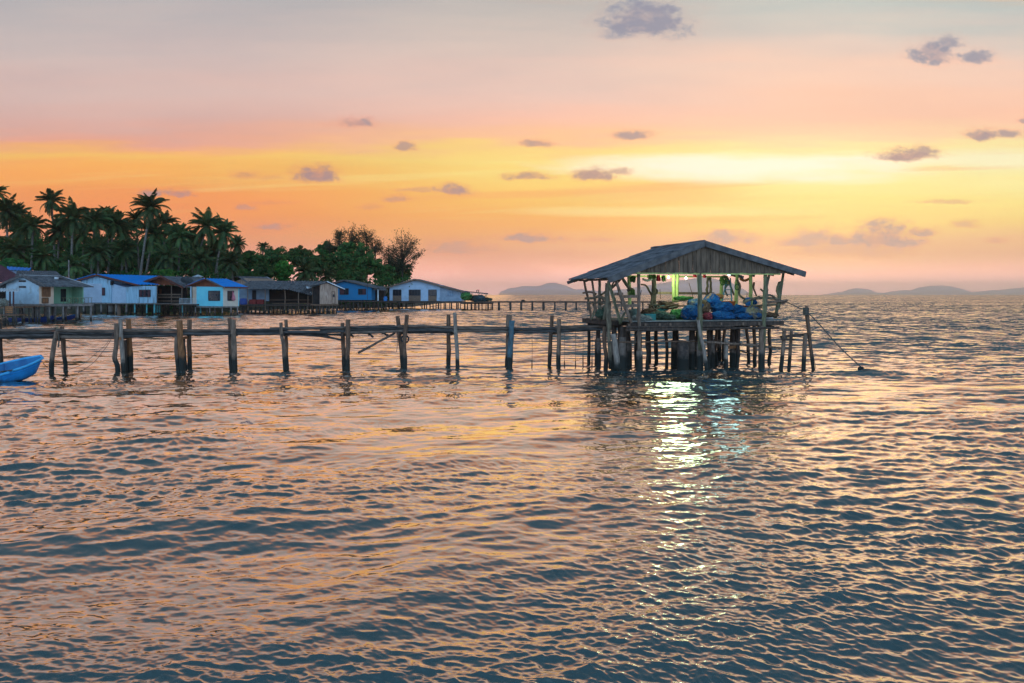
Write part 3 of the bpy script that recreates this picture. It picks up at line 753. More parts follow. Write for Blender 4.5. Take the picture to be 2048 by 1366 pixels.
lump('net_sack', 1392, 613, 17, 17, 1.2, .45, M_SACKG, 'upright blue and tan sack behind the middle post of the hut', 'sack', GS, 2)
lump('net_sack', 1424, 604, 16, 18, 1.3, .45, M_SACKO, 'blue sack topped with orange net, highest on the heap', 'sack', GS, 3)
lump('net_sack', 1443, 616, 23, 14, 1.0, .5, M_SACK, 'bulging plain blue sack in the middle of the heap', 'sack', GS, 4)
lump('net_sack', 1445, 632, 27, 11, .75, .5, M_SACK, 'long flat blue sack lying lowest at the front of the heap', 'sack', GS, 5, .2)
lump('net_sack', 1475, 624, 17, 14, 1.3, .45, M_SACK, 'blue sack below the orange tub on the heap', 'sack', GS, 6)
lump('net_sack', 1503, 627, 20, 15, .8, .5, M_SACKG, 'fat blue sack with tan net on top at the right end of the heap', 'sack', GS, 7)
lump('net_sack', 1485, 634, 18, 8, .55, .4, M_SACK, 'small slumped blue sack at the deck edge beside the fat right sack', 'sack', GS, 8)
lump('net_bundle', 1510, 614, 13, 5, .9, .3, M_SACKT, 'flat tan net bundle lying on the fat right sack', 'net', None, 9)
lump('net_bundle', 1411, 616, 7, 16, .8, .3, M_BROWNNET, 'brown net hanging between the blue sacks right of the middle post', 'net', None, 10)
lump('net_bundle', 1415, 633, 8, 9, .6, .3, M_REDNET, 'small red net bundle on the deck right of the middle post', 'net', None, 11)
lump('net_bundle', 1436, 593, 9, 6, 1.6, .3, mat('orange_net', (.6, .25, .07), (.25, .09, .03), scale=9, bump=.8), 'orange net bundle on top of the sack heap', 'net', None, 12)
lump('net_bundle', 1365, 597, 20, 5, 3.4, .4, M_GREENNET, 'bright green net spread on the table under the lamps', 'net', None, 13)
lump('net_bundle', 1318, 632, 22, 9, 1.6, .5, M_DARKNET, 'dark green net heap on the deck left of the lit table', 'net', None, 14)
lump('net_bundle', 1356, 630, 17, 12, 1.7, .45, M_GREENNET, 'bright green net heap on the deck against the blue sacks', 'net', None, 15)
lump('net_bundle', 1337, 635, 14, 7, 1.1, .4, M_DARKNET, 'small dark green net heap in front of the larger heaps', 'net', None, 16)
lump('net_bundle', 1283, 637, 18, 8, .7, .45, M_GREYNET, 'grey net heap on the deck beside the left front post', 'net', None, 17)
lump('net_bundle', 1297, 625, 14, 8, 2.6, .4, M_BROWNNET, 'brown net heap at the foot of the natural trunk post', 'net', None, 18)
lump('net_bundle', 1333, 612, 22, 8, 3.0, .5, M_BROWNNET, 'brown net heap under the table in the hut', 'net', None, 19)
lump('net_bundle', 1264, 628, 9, 9, 2.9, .35, M_GREYNET, 'pale net bundle under the green post at the hut left side', 'net', None, 20)
lump('net_bundle', 1542, 630, 14, 5, .6, .4, M_BROWNNET, 'low brown net pile at the right end of the deck', 'net', None, 21)
lump('net_bundle', 1206, 628, 12, 12, 2.2, .5, M_DARKNET, 'dark net bundle at the left edge of the deck', 'net', None, 22)
lump('net_bundle', 1500, 604, 12, 7, 2.8, .4, M_SACK, 'blue net bundle behind the upright blue barrel', 'net', None, 23)

t = thing('driftwood_pile', 'tangled pile of driftwood branches on the deck behind the dark nets', 'driftwood', H.pp(1325, 625, 2.2))
for k in range(16):
    a = H.pp(1288 + R.uniform(0, 70), R.uniform(614, 630), 2.0 + R.uniform(0, .8)); b = H.pp(1288 + R.uniform(0, 70), R.uniform(604, 622), 2.0 + R.uniform(0, .9))
    m = MB(); m.crooked([a, a.lerp(b, .5) + Vector((R.uniform(-.1, .1), 0, R.uniform(-.12, .12))), b], .035, .018, seg=8, n=6); m.build('branch', M_BRANCH if k % 2 else M_BROWNWOOD, t, True)
# small gear standing about the deck
def crate(px, py, d, size, mt, label, yaw=0.0):
    c = H.pp(px, py, d); c.z = max(c.z, DECK + size[2] / 2); t = thing('fish_crate', label, 'crate', c - Vector((0, 0, size[2] / 2)), 'fish crates in the hut'); a, b, h = size; yw = math.radians(15.6) + yaw
    m = MB(); m.box(c - Vector((0, 0, h / 2 - .015)), (a, b, .03), yw); m.build('base', mt, t)
    rx, ry = Vector((math.cos(yw), math.sin(yw), 0)), Vector((-math.sin(yw), math.cos(yw), 0))
    for s in (-1, 1):
        for k in range(3):
            m = MB(); m.box(c + ry * (s * b / 2) + Vector((0, 0, -h / 2 + h * (k + .5) / 3)), (a, .02, h / 3.6), yw); m.build('side_slat', mt, t)
            m = MB(); m.box(c + rx * (s * a / 2) + Vector((0, 0, -h / 2 + h * (k + .5) / 3)), (.02, b, h / 3.6), yw); m.build('end_slat', mt, t)
M_TEALPL = mat('teal_plastic', (.03, .22, .20), (.02, .14, .13), scale=4, rough=.5, bump=.05)
crate(1297, 634, .9, (.55, .38, .30), M_TEALPL, 'teal fish crate on the deck between grey and dark green nets', .2)
crate(1322, 616, 2.9, (.55, .38, .30), M_BLUEPL if 'M_BLUEPL' in globals() else M_TEALPL, 'fish crate standing at the left end of the work table', -.1)
crate(1532, 632, 1.2, (.50, .36, .28), mat('white_plastic', (.5, .5, .48), (.34, .34, .33), scale=4, rough=.5, bump=.05), 'pale fish crate at the right end of the deck behind the post', .15)
def coil(px, py, d, R0, mt, label, n=4):
    c = H.pp(px, py, d); m = MB()
    for k in range(n): m.tube([c + H.r * math.cos(a) * R0 * (1 + .06 * k) + Vector((0, 0, math.sin(a) * R0 * 1.25)) - H.b * (.03 + .03 * k) for a in [2 * math.pi * i / 18 for i in range(19)]], .016, 6, False)
    tag(m.build('rope_coil', mt, None, True), label, 'rope', 'rope coils hung in the hut')
coil(1308, 583, 3.6, .13, M_ROPE, 'brown rope coil hung on the natural trunk post')
coil(1473, 574, 2.45, .12, mat('green_rope', (.06, .20, .10), (.03, .1, .05), scale=20), 'green rope coil hung on the green post right of the ladder')
coil(1200, 603, 2.3, .13, M_ROPE, 'brown rope coil hung on the left side post of the hut')
def floats(px0, px1, py, d, n, mt, label):
    t = thing('float_string', label, 'floats', H.pp((px0 + px1) / 2, py, d))
    q = [H.pp(px0 + (px1 - px0) * i / (n - 1), py + 5 * math.sin(math.pi * i / (n - 1)), d) for i in range(n)]
    m = MB(); m.tube(q, .008, 5); m.build('cord', M_ROPE, t)
    for p in q[1:-1]:
        m = MB(); m.tube([p + Vector((0, 0, .07)), p + Vector((0, 0, .045)), p, p - Vector((0, 0, .045)), p - Vector((0, 0, .07))], [.015, .05, .065, .05, .015], 9); m.build('float', mt, t, True)
floats(1478, 1500, 556, 2.3, 8, mat('orange_float', (.5, .16, .04), (.3, .09, .02), scale=5, rough=.5), 'string of orange floats between the two right green posts')
floats(1283, 1306, 556, 3.4, 7, mat('pale_float', (.55, .52, .42), (.35, .33, .27), scale=5, rough=.5), 'string of pale floats left of the natural trunk post')
# table with the lit nets
t = thing('work_table', 'rough plank table heaped with green net under the lamps', 'table', H.pp(1360, 610, 3.4))
m = MB()
for k in range(5): m.box(H.pp(1362, 602 , 2.95 + k * .22), (2.3 + R.uniform(-.1, .1), .2, .04), math.radians(15.6))
m.build('tabletop', M_GREYWOOD, t)
for px, d in ((1318, 3.0), (1402, 3.0), (1322, 3.8), (1398, 3.8)):
    m = MB(); a = H.pp(px, 603, d); m.log(Vector((a.x, a.y, DECK)), a, .04); m.build('leg', M_BROWNWOOD, t)
m = MB(); m.bar(H.pp(1318, 612, 2.98), H.pp(1402, 612, 2.98), .04, .08); m.build('stretcher', M_BROWNWOOD, t)
M_ORANGE = mat('orange_plastic', (0.55, 0.12, 0.025), (0.3, 0.06, 0.015), scale=4, rough=.5, bump=.05)
def tub(px, py, hw, hh, d, label):
    c = H.pp(px, py, d); w = hw / FPX * c.y; h = hh / FPX * c.y
    t = thing('orange_tub', label, 'tub', c - Vector((0, 0, h)))
    m = MB(); n = 24; vs, fs = [], []
    for z, k in ((-h, .82), (h, 1.0), (h, .93), (-h + .03, .76)):
        for i in range(n):
            a = 2 * math.pi * i / n
            x, y = math.copysign(abs(math.cos(a)) ** .6, math.cos(a)), math.copysign(abs(math.sin(a)) ** .6, math.sin(a))
            vs.append(c + H.r * (x * w * k) + H.b * (y * .35 * k) + Vector((0, 0, z)))
    for r_ in range(3):
        for i in range(n): fs.append((r_ * n + i, r_ * n + (i + 1) % n, (r_ + 1) * n + (i + 1) % n, (r_ + 1) * n + i))
    fs.append(tuple(range(n))); fs.append(tuple(range(3 * n, 4 * n))); m.add(vs, fs); m.build('body', M_ORANGE, t)
    m = MB(); pts = [c + H.r * (math.copysign(abs(math.cos(a)) ** .6, math.cos(a)) * w * 1.02) + H.b * (math.copysign(abs(math.sin(a)) ** .6, math.sin(a)) * .36) + Vector((0, 0, h)) for a in [2 * math.pi * i / n for i in range(n + 1)]]
    m.tube(pts, .018, 6, False); m.build('rim', M_ORANGE, t)
tub(1455, 608, 14, 5, 2.0, 'orange tub behind the sack heap, nearer the middle post')
tub(1475, 616, 18, 4, 1.7, 'long orange tub lying on the sacks right of the other tub')
def barrel(px, py0, py1, hw, d, mt, label, name='barrel', bands=True, base=None):
    a, b = H.pp(px, py1, d), H.pp(px, py0, d); r = hw / FPX * a.y; b = Vector((a.x, a.y, b.z))
    if base is not None: a = Vector((a.x, a.y, base))
    t = thing(name, label, 'barrel', a)
    m = MB(); pts = [a.lerp(b, k / 8) for k in range(9)]
    m.tube(pts, [r * (1 + .05 * math.sin(math.pi * k / 8)) for k in range(9)], 20); m.build('body', mt, t, True)
    for k in (.3, .68):
        m = MB(); q = a.lerp(b, k); m.tube([q + Vector((0, 0, -.02)), q + Vector((0, 0, .02))], r * 1.075, 20); m.build('hoop', mt, t)
    m = MB(); m.tube([b, b + Vector((0, 0, .025))], r * .9, 20); m.build('lid', mt, t)
M_BLUEPL = mat('blue_plastic', (0.02, 0.17, 0.42), (0.012, 0.10, 0.28), scale=4, rough=.45, bump=.05)
barrel(1496, 596, 622, 5, 1.6, M_BLUEPL, 'slim upright blue barrel right of the orange tubs')
barrel(1366, 683, 737, 11.5, 1.0, mat('rusty_drum', (.16, .12, .10), (.06, .045, .04), scale=4, tide=.7, bump=.4), 'fat rusty drum standing in the water under the hut', 'drum', base=-.8)
barrel(1272, 618, 634, 7, 2.2, mat('grey_green_drum', (.16, .22, .18), (.07, .1, .08), scale=4), 'short grey green drum beside the left green post')
# cloths and leaves hung from the beam
M_RED = mat('red_cloth', (0.55, 0.02, 0.035), (0.35, .012, .02), scale=6, rough=.9, bump=.3)
def cloth(px0, px1, py0, py1, d, mt, label):
    m = MB(); n, k = 9, 7; vs, fs = [], []
    for j in range(k):
        for i in range(n):
            t = i / (n - 1); s = j / (k - 1)
            p = H.pp(px0 + (px1 - px0) * t, py0 + (py1 - py0) * s + 1.2 * math.sin(t * 3.1) * s, d)
            vs.append(p + H.b * (.05 * math.sin(t * 9 + s * 2) * (.3 + s)))
    for j in range(k - 1):
        for i in range(n - 1): fs.append((j * n + i, j * n + i + 1, (j + 1) * n + i + 1, (j + 1) * n + i))
    top = len(vs); vs2 = [q + H.b * .012 for q in vs]
    m.add(vs, fs); m.add(vs2, [f[::-1] for f in fs])
    return tag(m.build('hanging_cloth', mt, None, True), label, 'cloth', 'red cloths hung under the hut beam')
cloth(1313.5, 1320.5, 550, 561.5, 1.8, M_RED, 'largest red cloth, hung left of the two bright bulbs')
cloth(1387, 1393, 548, 553.5, 1.0, M_RED, 'small red cloth hung just left of the middle post')
cloth(1407, 1411.5, 548, 555, 1.0, M_RED, 'small red cloth hung just right of the middle post')
M_LEAF = mat('hung_leaves', (0.16, 0.26, 0.06), (0.06, 0.11, 0.03), scale=8)
def leafbunch(px, py, hw, hh, d, label, seed):
    rr = random.Random(seed); m = MB(); c = H.pp(px, py, d)
    for k in range(170):
        gs = lambda q: max(-1.3, min(1.3, rr.gauss(0, 1))) * q; a = c + H.r * gs(hw / FPX * c.y * .6) + H.b * gs(.08) + Vector((0, 0, gs(hh / FPX * c.y * .6)))
        v = Vector((rr.uniform(-.5, .5), rr.uniform(-.5, .5), -1)).normalized() * rr.uniform(.08, .16); s = v.cross(Vector((rr.uniform(-1, 1), rr.uniform(-1, 1), 0.2))).normalized() * .03
        m.add([a, a + v * .5 + s, a + v, a + v * .5 - s], [(0, 1, 2, 3)])
    tag(m.build('leaf_bunch', M_LEAF, None), label, 'leaves', 'leaf bunches hung in the hut')
leafbunch(1266, 556, 4, 6, 1.0, 'green leaf bunch hung left of the front left post', 1)
leafbunch(1303, 551, 9, 3.5, 2.4, 'wide straggly leaf bunch under the beam near the red cloth', 2)
leafbunch(1265, 585, 4, 8, 3.0, 'leaf bunch growing on the green post at the left', 3)
leafbunch(1327, 554, 3, 5, 2.0, 'small leaf bunch hung between red cloth and bulb', 4)
leafbunch(1448, 560, 8, 9, 2.8, 'dark tangle of leaves hung by the blue ladder', 5)
# ladder and sticks
M_TEAL = mat('teal_paint', (0.08, 0.30, 0.36), (0.04, 0.15, 0.18), scale=5, bump=.3)
t = thing('ladder', 'narrow teal ladder leaning up to the roof at the right of the hut', 'ladder', H.pp(1460, 618, 2.2))
for dx in (0, 8):
    m = MB(); m.log(H.pp(1443 + dx * 2.6, 612, 2.2), H.pp(1453 + dx * 1.0, 556, 2.9), .035, .03, wig=.008); m.build('rail', M_TEAL, t)
for k in range(6):
    f = k / 6 + .08; a = H.pp(1443, 612, 2.2).lerp(H.pp(1453, 556, 2.9), f); b = H.pp(1463.8, 612, 2.2).lerp(H.pp(1461, 556, 2.9), f)
    m = MB(); m.tube([a, b], .018, 6); m.build('rung', M_TEAL, t)
for a, lab in (((1378, 566, 1386, 594, 3.2), 'thin dark stick leaning behind the lit table'), ((1320, 578, 1321, 598, 3.6), 'thin short stick standing at the left end of the table'),
               ((1494, 585, 1494, 600, 1.9), 'short stick standing in the blue barrel'), ((1283, 580, 1272, 640, -.2), 'thin pole tied to the left front post')):
    m = MB(); m.log(H.pp(a[2], a[3], a[4]), H.pp(a[0], a[1], a[4] + .2), .018, .014, wig=.006, n=6)
    tag(m.build('stick', M_BROWNWOOD, None), lab, 'stick', 'sticks standing in the hut')
m = MB(); m.crooked([H.pp(1281, 634, -.2), H.pp(1277, 660, -.25), H.pp(1272, 672, -.22), H.pp(1270, 690, -.15)], .012, .01, n=5)
tag(m.build('rope', M_ROPE, None), 'loose pale rope hanging off the left front post of the hut', 'rope')
# ------------------------------------------------------------------ the pole walkway
def wy(px): return 35.4 + px / 1200.0 * 3.4
pier = thing('pole_walkway', 'rickety walkway of long poles on crooked posts leading to the hut', 'walkway', Vector((XZ(600, 37.3), 37.3, 0)))
def ppost(px0, py0, px1, py1, off, r, mt, ctrl=None):
    Y = wy(px1) + off; m = MB()
    a = P(px1, py1, Y); a.z = -1.0; g = P(px1, py1, Y); g.z = 0.0
    b = P(px0, py0, Y)
    if ctrl: m.crooked([a, g] + [P(x, y, Y) for x, y in ctrl] + [b], r * 1.05, r * .9, seg=16)
    else: m.log(g + (g - b) * .4, b, r * 1.05, r * .92, seg=8, wig=.018)
    return m.build('post', mt, pier, True)
ppost(-3, 640, 3, 735, 1.0, .11, M_DARKWOOD)
ppost(114, 663, 103, 747, -.1, .105, M_GREYWOOD, [(104, 720), (108, 690), (112, 672)])
ppost(124, 653, 131, 744, 1.0, .10, M_BROWNWOOD)
ppost(233, 647, 236, 748, -.15, .105, M_GREYWOOD, [(234, 728), (229, 716), (233, 690), (233, 668)])
ppost(241, 638, 247, 748, -.1, .10, M_PALEWOOD, [(245, 710), (242, 670)])
ppost(257, 639, 261, 741, 1.0, .135, M_ORANGEWOOD)
ppost(250, 680, 252, 741, .8, .10, M_DARKWOOD)
ppost(353, 673, 356, 746, -.1, .085, M_GREYWOOD, [(354, 720), (352, 700)])
ppost(359, 641, 365, 745, -.05, .14, M_ORANGEWOOD)
ppost(379, 639, 379, 737, 1.1, .11, M_BROWNWOOD)
ppost(368, 678, 371, 740, .8, .07, M_DARKWOOD)
ppost(459, 636, 462, 737, .9, .09, M_BROWNWOOD)
ppost(466, 639, 470, 742, -.1, .125, M_GREYWOOD)
ppost(562, 645, 570, 736, -.1, .085, M_GREYWOOD, [(568, 715), (567, 690), (563, 668)])
ppost(572, 639, 574, 736, .8, .09, M_BROWNWOOD)
ppost(685, 646, 688, 738, .6, .105, M_BROWNWOOD)
ppost(696, 639, 695, 741, -.1, .115, M_BROWNWOOD)
ppost(795, 632, 806, 735, .9, .105, M_BROWNWOOD)
ppost(814, 630, 810, 743, -.1, .105, M_BROWNWOOD, [(810, 715), (808, 690), (811, 660)])
ppost(897, 629, 897, 728, .9, .105, M_BROWNWOOD)
ppost(909, 625, 915, 732, -.1, .095, M_PALEWOOD, [(914, 700), (911, 660), (910, 635)])
ppost(1018, 630, 1016, 731, .4, .145, M_GREYWOOD)
ppost(1024, 641, 1019, 732, -.15, .145, M_BLUEPAINT)
ppost(1104, 631, 1099, 729, .9, .10, M_BROWNWOOD)
ppost(1118, 638, 1117, 734, -.1, .105, M_GREYWOOD)
# long poles laid end to end; px, py pairs, depth offset
RUNS = [([(-60, 662), (60, 660), (112, 659)], .1, .075), ([(-60, 668), (60, 666), (116, 665)], .5, .075), ([(-60, 673), (30, 672), (112, 671)], .05, .08), ([(-60, 675), (120, 675)], .9, .08),
        ([(112, 661), (180, 662), (240, 662)], .0, .075), ([(112, 667), (180, 668), (240, 668)], .5, .08), ([(120, 674), (180, 675), (240, 675)], .0, .085), ([(120, 672), (250, 673)], .95, .08),
        ([(235, 661), (300, 661), (362, 661)], .1, .08), ([(238, 667), (300, 667), (360, 667)], .5, .075), ([(240, 673), (300, 672), (358, 671)], .0, .075), ([(240, 672), (380, 669)], .95, .08),
        ([(355, 661), (410, 661), (470, 661)], .1, .07), ([(360, 668), (420, 668), (468, 667)], .05, .085), ([(360, 665), (470, 664)], .9, .08),
        ([(462, 660), (520, 660), (575, 658)], .1, .07), ([(462, 667), (510, 668), (570, 667)], .05, .075), ([(465, 664), (575, 662)], .9, .07),
        ([(540, 658), (640, 656), (720, 655)], .15, .08), ([(566, 664), (640, 664), (700, 662)], .0, .075), ([(566, 667), (620, 668), (700, 670)], .5, .06), ([(570, 667), (640, 672), (684, 680)], .3, .06),
        ([(640, 661), (720, 660), (815, 656)], .6, .085), ([(690, 656), (760, 654), (820, 653)], .1, .07), ([(690, 665), (760, 664), (815, 661)], .0, .08), ([(700, 655), (790, 652)], .95, .07),
        ([(795, 653), (850, 653), (935, 656)], .1, .08), ([(805, 660), (860, 660), (915, 661)], .0, .085), ([(805, 656), (920, 658)], .9, .085), ([(812, 664), (915, 664)], .5, .07),
        ([(905, 656), (960, 657), (1030, 658)], .1, .085), ([(905, 663), (960, 662), (1025, 664)], .0, .07), ([(870, 654), (1020, 657)], .9, .085),
        ([(1015, 657), (1060, 658), (1125, 656)], .1, .085), ([(1018, 664), (1060, 664), (1120, 662)], .0, .075), ([(1016, 658), (1110, 658)], .9, .08),
        ([(1110, 656), (1160, 655), (1214, 652)], .1, .09), ([(1112, 662), (1160, 660), (1214, 658)], .0, .09), ([(1100, 657), (1220, 651)], .9, .09), ([(1120, 658), (1216, 655)], .5, .08)]
for pts, off, r in RUNS:
    m = MB(); q = [P(x, y, wy(x) + off) for x, y in pts]
    if len(q) == 2: m.log(q[0], q[1], r, r * .85, seg=9, wig=.025)
    else: m.crooked(q, r, r * .85, seg=12)
    m.build('walkway_pole', M_POLE if off < .3 and R.random() < .6 else M_POLEDARK, pier, True)
for px, py, mt in ((118, 679, M_DARKWOOD), (247, 677, M_ORANGEWOOD), (368, 676, M_ORANGEWOOD), (466, 671, M_DARKWOOD), (570, 670, M_DARKWOOD), (691, 670, M_DARKWOOD), (804, 667, M_DARKWOOD), (904, 668, M_DARKWOOD), (1021, 668, M_BROWNWOOD), (1109, 667, M_DARKWOOD)):
    m = MB(); Y = wy(px); a = P(px - 7, py, Y - .25); b = P(px + 8, py - 1, Y + 1.25); m.bar(a, b, .08, .12); m.build('cross_bar', mt, pier)
m = MB(); Y = wy(750) + .2; m.log(P(716, 706, Y), P(790, 666, Y + .3), .06, .055, wig=.015); m.build('fallen_pole', M_POLE, pier, True)
for x0, y0, x1, y1 in ((735, 666, 747, 674), (760, 664, 776, 671), (700, 668, 706, 673), (650, 671, 661, 675)):
    m = MB(); m.log(P(x1, y1, wy(x1) + .4), P(x0, y0, wy(x0) + .4), .05, .045); m.build('broken_pole', M_POLEDARK, pier)

# tyre on the post, ropes
def torus(c, R0, r0, ax, name, mt, label, cat):
    m = MB(); n, k = 28, 12; vs, fs = [], []; ax = Vector(ax).normalized(); u = ax.cross(Vector((0, 0, 1))).normalized(); v = u.cross(ax)
    for i in range(n):
        a = 2 * math.pi * i / n; o = u * math.cos(a) + v * math.sin(a)
        for j in range(k):
            b = 2 * math.pi * j / k; vs.append(c + o * (R0 + r0 * math.cos(b)) + ax * (r0 * 1.25 * math.sin(b)))
    for i in range(n):
        for j in range(k): fs.append((i * k + j, i * k + (j + 1) % k, ((i + 1) % n) * k + (j + 1) % k, ((i + 1) % n) * k + j))
    m.add(vs, fs); return tag(m.build(name, mt, None, True), label, cat)
torus(P(810, 678, wy(810) - .1), .17, .035, (.25, -1, .1), 'tyre', M_RUBBER, 'small black tyre hung round a walkway post', 'tyre')
def rope(pts, r, label, mt=None, sag=0):
    m = MB(); m.crooked(pts, r, r, seg=24, n=6, rough=0)
    return tag(m.build('rope', mt or M_ROPE, None, True), label, 'rope')
M_REDROPE = mat('red_rope', (0.22, 0.08, 0.06), (.1, .04, .03), scale=20, bump=0)
Y = wy(230) - .25
rope([P(229, 662, Y), P(219, 684, Y - .1), P(205, 704, Y - .3), P(185, 727, Y - .6), P(156, 746, Y - .9)], .011, 'reddish mooring rope hanging from the walkway posts to the water', M_REDROPE)
rope([P(228, 662, Y), P(211, 690, Y - .1), P(190, 708, Y - .4), P(166, 728, Y - .7), P(130, 742, Y - 1.2)], .009, 'thin grey mooring rope hanging beside the reddish rope')
rope([P(86, 726, 32.9), P(92, 733, 33.1), P(101, 738, 34.4)], .012, 'short rope tying the near blue boat to a walkway post')
rope([P(117, 668, 35.6), P(118, 682, 35.6), P(116, 695, 35.6)], .03, 'frayed dark rope knotted on the leaning walkway post')
rope([P(463, 668, wy(466) - .25), P(468, 682, wy(466) - .28), P(463, 690, wy(466) - .25)], .012, 'pale rope wrapped round a paired walkway post')
rope([P(793, 667, wy(800)), P(795, 685, wy(800)), P(793, 704, wy(800))], .015, 'knotted rope end hanging beside the tyre')
for i, (px, y0, y1, lab) in enumerate(((1064, 668, 731, 'thin weighted line hanging under the walkway right of the blue post'), (1129, 668, 731, 'thin weighted line hanging just right of the last grey post'),
                                    (1151, 664, 731, 'heaviest hanging line midway between last post and hut'), (1166, 664, 720, 'thin short line hanging left of the hut piles'), (1184, 662, 722, 'thin line hanging closest to the hut piles'))):
    Y = wy(px) + .1; t = thing('hanging_line', lab, 'line', P(px, y0, Y), 'lines hanging under the walkway')
    m = MB(); m.crooked([P(px, y0, Y), P(px + .5, (y0 + y1) / 2, Y), P(px, y1 - 8, Y)], .009, .009, n=5); m.build('line', M_ROPE, t)
    m = MB(); a = P(px, y1 - 10, Y); m.tube([a, Vector((a.x, a.y, -.1))], [.022, .035], 7); m.build('weight', M_IRON, t)

# mooring frame right of the hut
Y = 37.2
fr = thing('mooring_frame', 'small frame of driftwood posts in the water right of the hut', 'frame', P(1590, 738, Y))
def fpost(a, off, r, mt, name='post'):
    m = MB(); q = [P(x, y, Y + off) for x, y in a]; q[0] = q[0] + (q[0] - q[1]).normalized() * .8
    m.crooked(q, r, r * .85) if len(q) > 2 else m.log(q[0], q[1], r, r * .85, wig=.015)
    return m.build(name, mt, fr, True)
fpost([(1562, 738), (1566, 700), (1569, 657)], .0, .10, M_GREYWOOD)
fpost([(1578, 737), (1581, 695), (1583, 657)], .5, .085, M_GREYWOOD)
fpost([(1607, 741), (1609, 700), (1611, 668)], -.05, .105, M_GREYWOOD)
fpost([(1627, 740), (1622, 700), (1616, 640), (1613, 612)], .0, .085, M_BROWNWOOD)
fpost([(1616, 660), (1613, 636), (1611, 620)], .25, .06, M_BROWNWOOD)
m = MB(); m.bar(P(1565, 659, Y - .1), P(1589, 660, Y - .05), .12, .13); m.build('cross_bar', M_GREYWOOD, fr)
m = MB(); m.bar(P(1563, 674, Y + .1), P(1620, 668, Y + .2), .35, .11); m.build('cross_bar', M_DARKWOOD, fr)
m = MB(); m.log(P(1562, 678, Y - .12), P(1590, 679, Y - .1), .05); m.build('cross_bar', M_DARKWOOD, fr)
m = MB()
for k in range(5): m.tube([P(1612, 617 + k * 3, Y) + Vector((math.cos(a) * .11, math.sin(a) * .11, .01 * math.sin(a * 3))) for a in [2 * math.pi * i / 12 for i in range(13)]], .035, 6, False)
m.build('rope_lashing', M_ROPE, fr, True)
rope([H.pp(1570, 603, .45), P(1584, 609, Y + .3), P(1598, 616, Y + .1), P(1611, 621, Y - .08), P(1640, 650, Y - .3), P(1680, 695, Y - .7), P(1722, 734, Y - 1.0)], .026, 'long mooring rope slung from the hut rail over the tall post to the float')
rope([P(1614, 636, Y - .1), P(1619, 660, Y - .12), P(1625, 700, Y - .12), P(1632, 738, Y - .1)], .012, 'rope running down the tall post of the mooring frame')
f = thing('net_float', 'dark tangle of rope and float on the water right of the hut', 'float', P(1722, 736, Y - 1.0))
m = MB(); c = P(1722, 735, Y - 1.0); c.z = .06; m.crooked([c, c + Vector((.3, -.1, .02)), c + Vector((.7, -.2, -.03)), c + Vector((1.0, -.25, -.06))], .07, .03); m.build('rope_coil', M_ROPE, f, True)
m = MB(); m.tube([c + Vector((-.14, 0, .02)), c + Vector((-.07, 0, .08)), c + Vector((0.06, 0, .08)), c + Vector((.14, 0, .02))], [.04, .09, .09, .04], 10); m.build('buoy', M_RUBBER, f, True)

